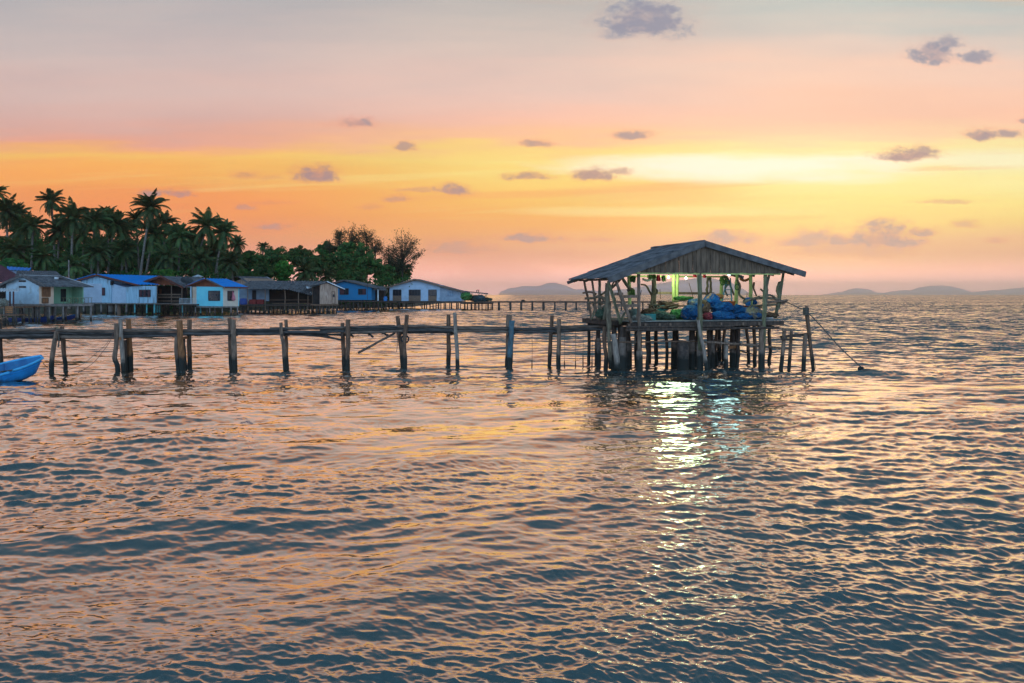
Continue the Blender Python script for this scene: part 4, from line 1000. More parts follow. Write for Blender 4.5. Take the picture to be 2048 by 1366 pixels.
# ------------------------------------------------------------------ boats
def boat(loc, yaw, L, B, Hh, mt_out, mt_in, mt_bot, label, rise=.55, heel=0.0):
    t = thing('rowing_boat', label, 'boat', loc, 'blue wooden boats')
    Rm = Matrix.Rotation(yaw, 3, 'Z'); n = 26
    def sec(i):
        s = i / n; x = -L / 2 + L * s
        f = max(0.0, min(1.0, (s - .45) / .55)); a = max(0.0, (.3 - s) / .3)
        hb = B / 2 * (1 - f ** 4.5 * .74) * (1 - .22 * a * a)
        sh = Hh * (.44 + rise * f ** 1.6 + .12 * a)
        keel = -.22 + .42 * f ** 3.2
        return x, hb, sh, keel
    K = 9
    def ring(i, ins):
        x, hb, sh, keel = sec(i); out = []
        for j in range(K):
            q = j / (K - 1) * 2 - 1
            y = hb * math.copysign(abs(math.sin(q * math.pi / 2)) ** .75, q); k = abs(q) ** 2.2
            z = keel + (sh - keel) * k
            if ins: y *= (hb - .045) / max(hb, .05) if hb > .06 else .3; z = max(z, keel + .09) - (.0 if abs(q) < 1 else .0)
            rake = .16 * max(0, (i / n - .8) / .2) * k
            out.append(Vector(loc) + Rm @ Vector((x + rake * L * .35, y, z + y * heel)))
        return out
    def skin(ins):
        m = MB(); vs, fs = [], []
        for i in range(n + 1): vs += ring(i, ins)
        for i in range(n):
            for j in range(K - 1): fs.append((i * K + j, i * K + j + 1, (i + 1) * K + j + 1, (i + 1) * K + j))
        fs.append(tuple(range(K))); fs.append(tuple(range(n * K, n * K + K)))
        m.add(vs, fs); return m
    skin(False).build('hull', mt_out, t, True)
    skin(True).build('inside_lining', mt_in, t, True)
    m = MB()
    left = [ring(i, False)[0] for i in range(n + 1)]; right = [ring(i, False)[-1] for i in range(n + 1)]
    m.tube(left + right[::-1], .052, 8); m.build('gunwale', M_GUNWALE if L < 4.5 else mt_in, t, True)
    m = MB(); fl = []
    for i in range(2, n - 3):
        x, hb, sh, keel = sec(i); fl.append((x, max(hb * .72, .05), max(keel + .2, .10)))
    vs = [Vector(loc) + Rm @ Vector((x, -h_, z - h_ * heel)) for x, h_, z in fl] + [Vector(loc) + Rm @ Vector((x, h_, z + h_ * heel)) for x, h_, z in fl]; k_ = len(fl)
    m.add(vs, [(i, i + 1, k_ + i + 1, k_ + i) for i in range(k_ - 1)]); m.build('floor_boards', M_GREYWOOD, t)
    m = MB(); m.tube([q + Vector((0, 0, -.13)) - (q - Vector((loc[0], loc[1], q.z))).normalized() * .02 for q in left], .018, 6); m.tube([q + Vector((0, 0, -.13)) - (q - Vector((loc[0], loc[1], q.z))).normalized() * .02 for q in right], .018, 6); m.build('rubbing_strake', mt_out, t, True)
    for s in (.28, .55):
        x, hb, sh, keel = sec(int(s * n)); a = Vector(loc) + Rm @ Vector((x, -hb * .93, sh - .16 - hb * heel)); b = Vector(loc) + Rm @ Vector((x, hb * .93, sh - .16 + hb * heel))
        m = MB(); m.bar(a, b, .22, .035); m.build('thwart', mt_in, t)
    for s in (.2, .4, .62, .78):
        m = MB(); m.tube([q.lerp(Vector((loc[0], loc[1], q.z)), .0) + Vector((0, 0, .012)) for q in ring(int(s * n), True)], .018, 6); m.build('rib', mt_in, t)
    return t, Rm
M_GUNWALE = mat('light_blue_gunwale', (0.10, 0.48, 0.80), (0.05, 0.34, 0.64), scale=3, rough=.4, bump=.05)
M_BOAT = mat('blue_boat_paint', (0.018, 0.25, 0.60), (0.012, 0.17, 0.45), scale=3, rough=.42, bump=.15, tide=.20, spots=((.02, .09, .2), 5, .64, .6))
M_BOATIN = mat('blue_boat_inside', (0.015, 0.17, 0.38), (0.01, 0.10, 0.26), scale=3, rough=.5, bump=.1, spots=((.12, .12, .13), 4, .60, .7))
M_NAVY = mat('navy_boat_paint', (0.02, 0.05, 0.20), (0.012, 0.03, 0.13), scale=1.5, rough=.5)
bl = Vector((XZ(70, 33) - 2.2 * .788, 33 - 2.2 * .616, 0.02))
boat(bl, math.radians(38), 4.4, 1.7, .53, M_BOAT, M_BOATIN, M_BOAT, 'bright blue open boat at the left edge with its bow by the walkway', rise=1.22, heel=.16)
for a, b, lab, r in (((-22, 747, 31.3), (40, 738, 32.2), 'pale worn oar lying inside the near blue boat', .022), ((5, 745, 31.9), (58, 731, 32.6), 'dark oar lying along the far side of the near blue boat', .02)):
    m = MB(); p0, p1 = P(*a), P(*b); m.tube([p0, p1], r, 8); dq = (p1 - p0).normalized(); m.box(p1 + dq * .12, (.32, .10, .02), math.atan2(dq.y, dq.x)); tag(m.build('oar', M_PALEWOOD if r > .021 else M_BROWNWOOD, None), lab, 'oar')
boat(Vector((XZ(68, 104), 103.5, .05)), math.radians(8), 5.2, 1.5, .75, M_NAVY, M_NAVY, M_NAVY, 'dark blue boat moored under the white house, nearer the left', rise=.5)
boat(Vector((XZ(122, 112), 111, .0)), math.radians(10), 4.6, 1.4, .6, M_NAVY, M_BOATIN, M_NAVY, 'slim dark blue boat with a pale rail, moored under the green veranda', rise=.75)
# ------------------------------------------------------------------ houses on stilts along the shore
M_WHITE = mat('white_blockwork', (0.46, 0.58, 0.66), (0.36, 0.46, 0.54), scale=1.2, bump=.15, spots=((.30, .32, .32), .8, .53, .6))
M_BLUEWHITE = mat('stained_pale_blue_wall', (0.36, 0.54, 0.66), (0.26, 0.41, 0.52), scale=1.4, stretch=(2, 2, .35), bump=.15, spots=((.16, .18, .19), .9, .53, .75))
M_WHITE2 = mat('pale_lilac_wall', (0.42, 0.52, 0.64), (0.34, 0.43, 0.55), scale=1.0, bump=.1, spots=((.25, .28, .3), .9, .56, .6))
M_GREYBLUE = mat('grey_blue_wall', (0.30, 0.36, 0.44), (0.22, 0.27, 0.34), scale=1.2, bump=.1)
M_TURQ = mat('turquoise_wall', (0.17, 0.58, 0.66), (0.14, 0.50, 0.60), scale=.8, bump=.08)
M_CREAM = mat('cream_wall', (0.70, 0.58, 0.46), (0.60, 0.50, 0.42), scale=.9, bump=.08)
M_PEACH = mat('peach_wall', (0.72, 0.52, 0.38), (0.60, 0.42, 0.32), scale=.9, bump=.08)
M_MINT = mat('mint_green_boards', (0.28, 0.50, 0.32), (0.20, 0.38, 0.25), scale=3, stretch=(4, 4, .2), bump=.3)
M_BLUEWALL = mat('bright_blue_boards', (0.006, 0.19, 0.40), (0.022, 0.16, 0.33), scale=2, stretch=(.3, .3, 6), bump=.4)
M_PINKWOOD = mat('pinkish_worn_boards', (0.46, 0.30, 0.22), (0.25, 0.15, 0.11), scale=2.2, stretch=(3, 3, .35), bump=.4, spots=((.55, .40, .32), 2, .55, .6))
M_BLUEROOF = mat('blue_sheet_roof', (0.002, 0.24, 0.68), (0.002, 0.20, 0.58), scale=.5, rough=.5, bump=.1)
M_MAROON = mat('maroon_sheet_roof', (0.14, 0.045, 0.06), (0.09, 0.03, 0.04), scale=.8, rough=.7, bump=.2)
M_REDTRIM = mat('red_brown_trim', (0.16, 0.045, 0.03), (0.09, 0.028, 0.02), scale=2, bump=.1)
M_RUSTWALL = mat('rust_red_boards', (0.24, 0.07, 0.03), (0.14, 0.04, 0.02), scale=2, stretch=(3, 3, .3), bump=.3)
M_WHITESHEET = mat('white_sheet_roof', (0.60, 0.62, 0.64), (0.42, 0.44, 0.46), scale=1.2, rough=.6)
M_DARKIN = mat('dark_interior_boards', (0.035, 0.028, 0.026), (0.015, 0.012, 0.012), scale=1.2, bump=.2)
M_GLASS = mat('dark_window_glass', (0.018, 0.022, 0.03), (0.012, 0.015, 0.02), scale=2, rough=.15, bump=0, spec=.5)
M_SHUT = mat('dark_red_shutter', (0.10, 0.035, 0.04), (0.05, 0.02, 0.025), scale=2, bump=.1)
M_DKFRAME = mat('dark_window_frame', (0.06, 0.05, 0.06), scale=2, bump=0)
M_STILT = mat('stilt_concrete', (0.26, 0.22, 0.20), (0.13, 0.11, 0.10), scale=2, tide=.6, bump=.2)
M_STILTW = mat('stilt_wood', (0.09, 0.07, 0.06), (0.035, 0.03, 0.026), scale=3, tide=.6, bump=.2)
M_TURQPOST = mat('turquoise_stilt', (0.12, 0.40, 0.42), (0.07, 0.25, 0.27), scale=3, tide=.5, bump=.1)
M_MINTGLOW = M_MINT

def house(name, label, px, Y, yaw, cat='house'):
    F = Fr(px, Y, yaw); t = thing(name, label, cat, F.pt(0, 0, 0)); return F, t
def block(F, t, pts, d0, depth, mt, name='wall'):
    """front outline as (px, py) at depth d0, extruded back"""
    m = MB(); m.prism([F.pp(x, y, d0) for x, y in pts], F.b * depth); return m.build(name, mt, t)
def window(F, t, x0, y0, x1, y1, d=0.0, mt=None, pane=None, bars=1, fr=.07, side=None, name='window', shutter=None):
    g = (lambda x, y, o: F.pp(x, y, d - o)) if side is None else (lambda x, y, o: F.ps(x, y, side + o))
    out = -F.b if side is None else F.r
    a, b, c, e = g(x0, y0, .002), g(x1, y0, .002), g(x1, y1, .002), g(x0, y1, .002)
    m = MB()
    for p, q in ((a, b), (b, c), (e, c), (a, e)): m.bar(p + out * .05, q + out * .05, fr * 1.6, fr, out)
    for k in range(1, bars + 1):
        f = k / (bars + 1); m.bar(a.lerp(b, f) + out * .045, e.lerp(c, f) + out * .045, fr * .8, fr * .7, out)
    w = m.build(name, mt or M_DKFRAME, t)
    m = MB(); m.prism([a + out * .02, b + out * .02, c + out * .02, e + out * .02], out * .012); m.build('pane', pane or M_GLASS, w)
    if shutter:
        for f0, f1 in shutter:
            m = MB(); m.prism([a.lerp(b, f0) + out * .06, a.lerp(b, f1) + out * .06, e.lerp(c, f1) + out * .06, e.lerp(c, f0) + out * .06], out * .03); m.build('shutter', M_SHUT, w)
    return w
def stilts(F, t, xs, py, ds, r=.13, mt=None, name='stilt'):
    for d in ds:
        for x in xs:
            w = F.w(x, d); x = x + R.uniform(-.8, .8); zt = F.z(py, F.w(xs[0], 0), 0)
            w = F.w(x, ds[0]); m = MB(); m.log(F.pt(w, d, -1.5), F.pt(w + R.uniform(-.08, .08), d, zt), r * R.uniform(.85, 1.15), None, seg=3, wig=.02, n=7)
            m.build(name, mt or (M_STILT if R.random() < .6 else M_STILTW), t)
def floor(F, t, x0, x1, py, d0, depth, h, mt, name='floor_slab', lift=0):
    w0, w1 = F.w(x0, d0), F.w(x1, d0); z = F.z(py, w0, d0) + lift
    m = MB(); m.slab([F.pt(w0, d0, z), F.pt(w1, d0, z), F.pt(w1, d0 + depth, z), F.pt(w0, d0 + depth, z)], h); return m.build(name, mt, t)
def rake(F, t, a, b, d, mt, w=.08, h=.28, name='bargeboard'):
    m = MB(); m.bar(F.pp(*a, d), F.pp(*b, d), w, h); return m.build(name, mt, t)
def sheet(t, pts, mt, period=.9, amp=.05, rows=4, jit=.03, name='roof'):
    m = MB(); m.corrugated(*pts, period, amp, rows=rows, per=6, jit=jit, thick=.05); return m.build(name, mt, t)
def rail(F, t, x0, x1, y0, y1, d, mt, n=8, w=.05, name='railing'):
    m = MB(); m.bar(F.pp(x0, y0, d), F.pp(x1, y0, d), w, w); m.bar(F.pp(x0, y1, d), F.pp(x1, y1, d), w, w)
    for k in range(n + 1):
        x = x0 + (x1 - x0) * k / n; m.bar(F.pp(x, y0, d), F.pp(x, y1, d), w * .8, w * .8)
    return m.build(name, mt, t)

# white house, its gable towards the water
F, t = house('stilt_house', 'white block house on stilts with grey roof, peach side wall and mint veranda', 78, 101, 26.2)
block(F, t, [(12, 608), (78, 609), (78, 571), (45, 552), (12, 568)], 0, F.d(107, .05), M_WHITE)
m = MB(); wA, zz4 = F.w(12), F.z(568, 0, 0); dA = F.d(107, .05); m.prism([F.pt(wA, dA, 2.3), F.pt(-2.35, dA, 2.3), F.pt(-2.35, dA, zz4), F.pt(wA, dA, zz4)], F.b * 4.4); m.build('wall', M_WHITE, t)
m = MB(); m.prism([F.ps(78.3, 609, .004), F.ps(107, 607.5, .004), F.ps(107, 572, .004), F.ps(78.3, 571, .004)], F.r * .05); m.build('wall', M_PEACH, t)['label'] = 'peach painted side wall'
window(F, t, 84, 575, 100, 593, side=.055, mt=M_ORANGEWOOD, pane=M_BROWNWOOD, bars=5)
window(F, t, 84, 596, 96, 606, side=.055, mt=M_BROWNWOOD, pane=M_ORANGEWOOD, bars=1, name='air_unit')
for y in (562, 573.5):
    for x in (39, 46): window(F, t, x, y - 1, x + 6, y + 1.6, d=0, bars=1, fr=.04, name='vent')
d1, d2 = F.d(107, .05), F.d(158, .0)
m = MB(); m.prism([F.pt(-2.2, d1, 2.3), F.pt(-2.2, d2 + .5, 2.3), F.pt(-2.2, d2 + .5, 4.75), F.pt(-2.2, d1, 4.75)], F.r * .12); m.build('wall', M_MINT, t)['label'] = 'mint green veranda wall'
m = MB(); m.prism([F.pt(-2.3, d2 + .4, 2.3), F.pt(.2, d2 + .4, 2.3), F.pt(.2, d2 + .4, 4.6), F.pt(-2.3, d2 + .4, 4.6)], F.b * .12); m.build('wall', M_MINT, t)
for f in (.22, .78):
    q = F.pt(-2.07, d1 + (d2 - d1) * f, 3.4); m = MB(); m.box(q, (.06, .75, 1.7), -math.radians(26.2)); m.build('door', M_GLASS, t)
zr_ = F.z(551, F.w(45), 0); ze = F.z(569.5, 0, 0)
wm = F.w(45); L = 6.9
sheet(t, (F.pt(wm, -.5, zr_), F.pt(wm, 5.2, zr_ - .05), F.pt(1.0, L, ze - .25), F.pt(1.0, -.5, ze - .25)), M_ROOF, .45, .04, 5)
sheet(t, (F.pt(wm, -.5, zr_), F.pt(wm, 5.2, zr_ - .05), F.pt(F.w(-4), L, ze - .3), F.pt(F.w(-4), -.5, ze - .2)), M_ROOF, .45, .04, 5)
m = MB(); m.slab([F.pt(wm, 5.25, zr_ - .03), F.pt(1.0, L, ze - .22), F.pt(F.w(-4), L, ze - .25)], .06); m.build('roof', M_ROOF, t)
m = MB(); m.bar(F.pt(wm, 5.2, zr_ + .06), F.pt(1.0, L, ze - .14), .14, .05); m.build('hip_cap', M_WHITESHEET, t)
m = MB(); m.bar(F.pt(wm, -.4, zr_ + .08), F.pt(wm, 5.2, zr_ + .05), .12, .05); m.build('ridge_cap', M_WHITESHEET, t)
rake(F, t, (-2, 570.5), (45, 551), -.52, M_BARGE, h=.26); rake(F, t, (45, 551), (91, 571.5), -.52, M_BARGE, h=.26)
m = MB(); m.box(F.pt(.9, 3.5, ze - .1).lerp(F.pt(wm, 3.5, zr_), .62) + Vector((0, 0, .22)), (.35, .35, .3)); m.build('roof_vent', M_WHITESHEET, t)
m = MB(); m.slab([F.pt(wm * 2 - .3, -.15, 2.3), F.pt(1.35, -.15, 2.3), F.pt(1.35, 6.6, 2.3), F.pt(wm * 2 - .3, 6.6, 2.3)], .32); m.build('floor_slab', M_STILT, t)
rail_m = MB()
for k in range(9): rail_m.tube([F.pt(1.25, 2.4 + k * .5, 2.32), F.pt(1.25, 2.4 + k * .5, 3.05)], .03, 6)
rail_m.bar(F.pt(1.25, 2.2, 3.07), F.pt(1.25, 6.5, 3.07), .05, .05)
for k in range(3): rail_m.tube([F.pt(1.25, 3.3 + k * .9, 2.7) + F.b * math.cos(a) * .3 + Vector((0, 0, math.sin(a) * .3)) for a in [i * math.pi / 6 for i in range(13)]], .03, 5, False)
rail_m.build('railing', M_GREENPOST, t)
for w, d in ((-4.9, .1), (-3.2, .1), (-1.4, .1), (-.1, .1), (1.1, .6), (1.2, 2.4), (1.2, 4.4), (1.2, 6.3), (-3.2, 3), (-1.4, 3), (-3.2, 5.8), (-1, 5.8)):
    m = MB(); m.tube([F.pt(w, d, -1), F.pt(w, d, 2.0)], .13, 8); m.build('stilt', M_STILT, t)
m = MB(); m.slab([F.pt(-.6, -1.6, 2.12), F.pt(2.2, -1.0, 2.12), F.pt(2.2, .1, 2.12), F.pt(-.6, -.2, 2.12)], .12); m.build('platform', M_BROWNWOOD, t)
for px in (72, 78, 95, 111):
    m = MB(); q = P(px, 615, 99.5); m.log(Vector((q.x, q.y, -1)), Vector((q.x, q.y, 2.05)), .12, seg=3, n=7); m.build('stilt', M_STILTW, t)
# lit doorway strip between the houses
M_LITWALL = emit('lit_doorway_wall', (.55, .78, .42), .55)
q0, q1 = P(158.5, 586, 108.5), P(166, 576, 108.5)
m = MB(); m.prism([q0, Vector((q1.x, q0.y, q0.z)), q1, Vector((q0.x, q0.y, q1.z))], (0, .08, 0)); m.build('lit_window', M_LITWALL, t)

F, t = house('annexe_house', 'grey roofed low house joined behind the white block house', 60, 108, 26)
block(F, t, [(30, 606), (110, 606), (110, 566), (30, 566)], 1, 7, M_WHITE2)
sheet(t, (F.pp(34, 542, 4), F.pp(112, 542.5, 4), F.pp(128, 556, .2), F.pp(30, 556, .2)), M_ROOF, .45, .04, 4)
sheet(t, (F.pp(34, 542, 4), F.pp(112, 542.5, 4), F.pp(128, 556, 8.2), F.pp(30, 556, 8.2)), M_ROOF, .45, .04, 4)
stilts(F, t, [40, 75, 105], 606, (2, 6))
F, t = house('maroon_house', 'maroon roofed house cut off by the left edge of the picture', 0, 113, 20)
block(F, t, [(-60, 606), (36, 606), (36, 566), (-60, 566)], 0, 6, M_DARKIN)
sheet(t, (F.pp(-60, 529, 3), F.pp(2, 530, 3), F.pp(52, 560, -.6), F.pp(-60, 572, -.6)), M_MAROON, .5, .05, 4)
sheet(t, (F.pp(-60, 529, 3), F.pp(2, 530, 3), F.pp(46, 558, 6.6), F.pp(-60, 566, 6.6)), M_MAROON, .5, .05, 4)
stilts(F, t, [-50, -20, 8, 30], 606, (0.3, 5))
F, t = house('shed', 'low shed showing only a sliver of blue roof behind the maroon roof', 40, 128, 10, 'shed')
block(F, t, [(16, 600), (56, 600), (56, 541), (16, 541)], 0, 4, M_GREYBLUE)
sheet(t, (F.pp(14, 533, 3), F.pp(62, 536, 3), F.pp(60, 541, -.5), F.pp(14, 540, -.5)), M_BLUEROOF, .7, .04, 2)
# porch with a white awning, at the left edge
F, t = house('awning_porch', 'wooden porch with white corrugated awning on a dark post at the left edge', 20, 97, 5, 'porch')
sheet(t, (F.pp(-60, 574, 3), F.pp(36, 578, 3), F.pp(38, 583, -.3), F.pp(-60, 583, -.3)), M_WHITESHEET, .35, .04, 2)
for x, d in ((27, 0), (-30, 0), (20, 2.6)):
    m = MB(); m.tube([F.pp(x, 613, d), F.pp(x, 583, d)], .09, 8); m.build('post', M_SHUT, t)
block(F, t, [(-60, 612), (8, 612), (8, 585), (-60, 585)], 2.4, .2, M_DARKIN)
floor(F, t, -60, 32, 613, -.4, 3.4, .2, M_BROWNWOOD, 'deck')
stilts(F, t, [-40, -5, 14, 29], 613, (0, 2.6), .12, M_STILTW)
F, t = house('plank_landing', 'red brown slatted landing with a broken ladder at the left edge', 20, 92, 0, 'landing')
m = MB()
for k in range(4): m.bar(F.pp(9, 614 + k * 3.6, 0), F.pp(28, 614 + k * 3.6, 0), .05, .16)
m.build('slatted_back', M_ORANGEWOOD, t)
floor(F, t, -6, 36, 629, -.3, 1.6, .14, M_BROWNWOOD, 'deck')
for a in (((9, 612), (12, 655)), ((28, 613), (25, 652)), ((33, 630), (33, 645)), ((2, 625), (10, 652)), ((14, 629), (19, 650)), ((-4, 629), (-4, 655))):
    m = MB(); p0 = F.pp(*a[1], 0); p1 = F.pp(*a[0], 0); p0.z = -.6; m.log(p0, p1, .085, seg=3, n=7); m.build('leg', M_STILTW, t)
for a in (((5, 637), (14, 633)), ((8, 646), (21, 641)), ((0, 628), (9, 650)), ((14, 633), (18, 648))):
    m = MB(); m.bar(F.pp(*a[0], -.3), F.pp(*a[1], -.3), .08, .08); m.build('broken_ladder', M_GREYWOOD, t)
m = MB(); c = F.pp(6, 606, .4)
bm_ = lump('net_bundle', 1300, 620, 10, 10, 1, .4, M_GREYNET, 'pale bundle lying on the landing by the awning post', 'net', None, 40)
bm_.location = c; bm_.scale = (2.2, 2.2, 2.2)

# pale blue-white house with the long blue roof
F, t = house('stilt_house', 'long stained blue white house on stilts under a bright blue roof', 222, 140, 24)
block(F, t, [(163, 605), (222, 605.5), (222, 561), (193, 553), (163, 562)], 0, 3.8, M_BLUEWHITE)
block(F, t, [(222.2, 606), (252, 606), (252, 575), (222.2, 567)], .18, 4, M_WHITE2)
block(F, t, [(252.2, 606), (311, 606), (311, 572), (280, 572), (252.2, 574)], .05, .25, M_BLUEWHITE)
block(F, t, [(220.5, 570), (223.5, 570), (223.5, 562), (220.5, 562)], -.15, .4, M_DARKIN, 'corner_post')
window(F, t, 195, 576, 210, 590.5, 0, bars=2, shutter=((.02, .34), (.66, .98)))
window(F, t, 279, 580, 301, 593.5, .05, bars=4, shutter=((.02, .22), (.44, .58), (.78, .98)))
zr_ = F.z(548.5, F.w(193), 0); wv = F.w(277, -.5); zv = F.z(569, wv, -.5); wr_ = F.w(193)
sheet(t, (F.pt(wr_, -.6, zr_), F.pt(wr_, 16.5, zr_), F.pt(wv, 16.5, zv), F.pt(wv, -.6, zv)), M_BLUEROOF, .7, .05, 2, 0)
sheet(t, (F.pt(wr_, -.6, zr_), F.pt(wr_, 16.5, zr_), F.pt(F.w(150), 16.5, F.z(561, F.w(150), 0)), F.pt(F.w(150), -.6, F.z(561, F.w(150), 0))), M_BLUEROOF, .7, .05, 2, 0)
rake(F, t, (151, 562.5), (193, 550), -.62, M_REDTRIM); rake(F, t, (193, 550), (276, 570.5), -.62, M_REDTRIM)
m = MB(); m.slab([F.pp(163, 606, 0), F.pp(311, 606.5, 0), F.pp(311, 606.5, 0) + F.b * 10, F.pp(163, 606, 0) + F.b * 4], .16); m.build('floor_slab', M_STILT, t)
stilts(F, t, [167, 182, 203, 232, 253], 608, (.3,), .17, M_STILT); stilts(F, t, [270, 293, 308], 608, (.3,), .14, M_TURQPOST)
stilts(F, t, [170, 190, 215, 240, 262, 285, 305], 608, (3.5, 7), .14, M_STILTW)
for x0, x1, y1, mt in ((217, 228, 626, M_STILT), (231, 241, 627, M_PINKWOOD)):
    q = F.pp((x0 + x1) / 2, y1, 1.2); m = MB(); m.tube([Vector((q.x, q.y, -1)), Vector((q.x, q.y, .9)), Vector((q.x, q.y, 1.95))], [.42, .48, .46], 14)
    tag(m.build('water_jar', mt, None, True), 'big grey jar standing under the blue roofed house' if x0 == 217 else 'big pinkish jar standing under the blue roofed house', 'jar')

# open porch house with the red gable trim
F, t = house('porch_house', 'grey roofed house with red gable trim and a dark open porch', 345, 139, 24)
zr_ = F.z(552, F.w(322), 0); wr_ = F.w(322); wl_ = F.w(277); w2 = F.w(366)
zl_, z2 = F.z(568, wl_, 0), F.z(575, w2, 0)
sheet(t, (F.pt(wr_, -.6, zr_), F.pt(wr_, 9, zr_ - .1), F.pt(w2 + .8, 9, z2), F.pt(w2, -.6, z2)), M_ROOF, .45, .04, 4)
sheet(t, (F.pt(wr_, -.6, zr_), F.pt(wr_, 9, zr_ - .1), F.pt(wl_, 9, zl_), F.pt(wl_, -.6, zl_)), M_ROOF, .45, .04, 4)
rake(F, t, (276, 569), (322, 552.5), -.65, M_REDTRIM, h=.3); rake(F, t, (322, 552.5), (367, 576), -.65, M_REDTRIM, h=.3)
block(F, t, [(290, 568.5), (357, 571), (322, 555)], .4, .1, M_RUSTWALL, 'gable_panel')
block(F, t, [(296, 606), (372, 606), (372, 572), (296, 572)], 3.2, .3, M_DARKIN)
floor(F, t, 311.5, 372, 606, -.3, 4, .35, M_GREYWOOD, 'porch_floor')
for x in (314.5, 343, 364):
    m = MB(); m.bar(F.pp(x, 606, 0), F.pp(x, 571, 0), .13, .13); m.build('porch_post', M_GREYWOOD, t)
for y in (589, 594.5, 602):
    m = MB(); m.bar(F.pp(311.5, y, -.1), F.pp(361, y, -.1), .06, .22); m.build('porch_rail', M_GREYWOOD, t)
window(F, t, 319, 577, 323, 588, 3.2, mt=M_REDTRIM, pane=M_RUSTWALL, bars=0, name='door')
stilts(F, t, [315.5, 319, 365], 609, (.1,), .15, M_TURQPOST); stilts(F, t, [326, 338, 350, 360], 609, (2.5, 5), .13, M_STILTW)
c = F.pp(350, 563, -1.2)
def dish(c, R0, label, ax):
    m = MB(); n, k = 20, 6; vs, fs = [], []; ax = Vector(ax).normalized(); u = ax.cross(Vector((0, 0, 1))).normalized(); v = u.cross(ax)
    for j in range(k + 1):
        r = R0 * j / k
        for i in range(n): a = 2 * math.pi * i / n; vs.append(c + u * math.cos(a) * r + v * math.sin(a) * r + ax * (r * r / R0 * .35))
    for j in range(k):
        for i in range(n): fs.append((j * n + i, j * n + (i + 1) % n, (j + 1) * n + (i + 1) % n, (j + 1) * n + i))
    m.add(vs, fs); m.add([q - ax * .03 for q in vs], [f[::-1] for f in fs])
    t = thing('satellite_dish', label, 'satellite dish', c - Vector((0, 0, 1)))
    m.build('dish', mat('dark_mesh_dish', (.05, .055, .06), rough=.5, bump=0), t, True)
    m = MB(); m.tube([c - Vector((0, 0, 1.6)), c - ax * .05], .05, 6); m.build('mast', M_IRON, t)
    m = MB()
    for a in (0, 2.1, 4.2): m.tube([c + (u * math.cos(a) + v * math.sin(a)) * R0 * .9 + ax * R0 * .3, c + ax * R0 * .9], .025, 5)
    m.build('feed_arm', M_IRON, t)
dish(P(373, 563, 136.5), .98, 'dark mesh satellite dish between the porch house and the turquoise house', (.35, -.55, .75))

# turquoise house
F, t = house('stilt_house', 'turquoise and cream house on stilts with blue roof and rust red gable', 446, 131, 24)
block(F, t, [(393, 612), (446, 612.5), (446, 574), (393, 573)], 0, 3.7, M_TURQ)
m = MB(); m.prism([F.ps(446.2, 612.5, .004), F.ps(476, 612.5, .004), F.ps(476, 575, .004), F.ps(446.2, 574, .004)], F.r * .05); m.build('wall', M_CREAM, t)['label'] = 'cream side wall'
window(F, t, 417.5, 582, 440, 601, 0, bars=0, mt=M_DKFRAME)
window(F, t, 455, 582, 467, 601, side=.055, bars=1, mt=M_DKFRAME)
block(F, t, [(376, 572.5), (446, 574), (412, 559)], .05, .2, M_RUSTWALL, 'gable_panel')
zr_ = F.z(557, F.w(412), 0); wr_ = F.w(412); wR = .9; zR = F.z(573.5, wR, -.5); wL = F.w(372, -.5); zL = F.z(572, wL, -.5)
de = F.d(497, wR)
sheet(t, (F.pt(wr_, -.6, zr_), F.pt(wr_, F.d(455, wr_), zr_), F.pt(wR, de, zR), F.pt(wR, -.6, zR)), M_BLUEROOF, .7, .05, 2, 0)
sheet(t, (F.pt(wr_, -.6, zr_), F.pt(wr_, F.d(455, wr_), zr_), F.pt(wL, de, zL), F.pt(wL, -.6, zL)), M_BLUEROOF, .7, .05, 2, 0)
m = MB(); m.slab([F.pt(wr_, F.d(455, wr_), zr_), F.pt(wR, de, zR), F.pt(wL, de, zL)], .06); m.build('roof', M_BLUEROOF, t)
rake(F, t, (371, 573), (412, 558), -.62, M_REDTRIM, h=.22); rake(F, t, (412, 558), (448, 575), -.62, M_BARGE, h=.22)
m = MB(); m.bar(F.pt(wR + .02, -.5, zR - .1), F.pt(wR + .02, de, zR - .1), .06, .2); m.build('fascia', M_REDTRIM, t)
m = MB(); m.bar(F.pp(382, 607, -.2), F.pp(382, 573, -.2), .18, .18); m.build('veranda_post', M_WHITE, t)
block(F, t, [(385, 607), (393, 607), (393, 574), (385, 574)], 2.2, .2, M_PEACH)
floor(F, t, 358, 393, 608, -.6, 4, .22, M_DARKWOOD, 'veranda_floor')
rail(F, t, 359, 393, 597, 607.5, -.5, M_WHITESHEET, 14, .05)
m = MB(); m.slab([F.pp(393, 612.5, 0), F.pp(446, 613, 0), F.pt(0, 3.7, F.z(613, 0, 0)), F.pt(F.w(393), 3.7, F.z(613, 0, 0))], .2); m.build('floor_slab', M_STILT, t)
stilts(F, t, [391, 414, 419, 431, 445], 614, (.2,), .13); stilts(F, t, [401, 414], 614, (1.8,), .12, M_TURQPOST)
for x in (462, 475):
    m = MB(); q = F.ps(x, 614, .0); m.tube([Vector((q.x, q.y, -1)), q], .12, 8); m.build('stilt', M_STILT, t)
stilts(F, t, [360, 367, 372], 609, (0, 2), .12, M_STILTW)
c = F.ps(465.5, 590, .12); m = MB()
m.tube([c + Vector((0, 0, .65)), c + Vector((.05, 0, .2)), c + Vector((.12, 0, -.4)), c + Vector((.12, 0, -.8)), c + Vector((.1, 0, -.95))], [.05, .16, .30, .34, .12], 10, True, .12)
tag(m.build('hanging_cloth', mat('pink_cloth', (.62, .22, .26), (.45, .14, .18), scale=4), None, True), 'pink cloth hung out of the cream wall window', 'cloth')
F, t = house('back_house', 'low grey corrugated roof house behind the turquoise house', 490, 158, 24)
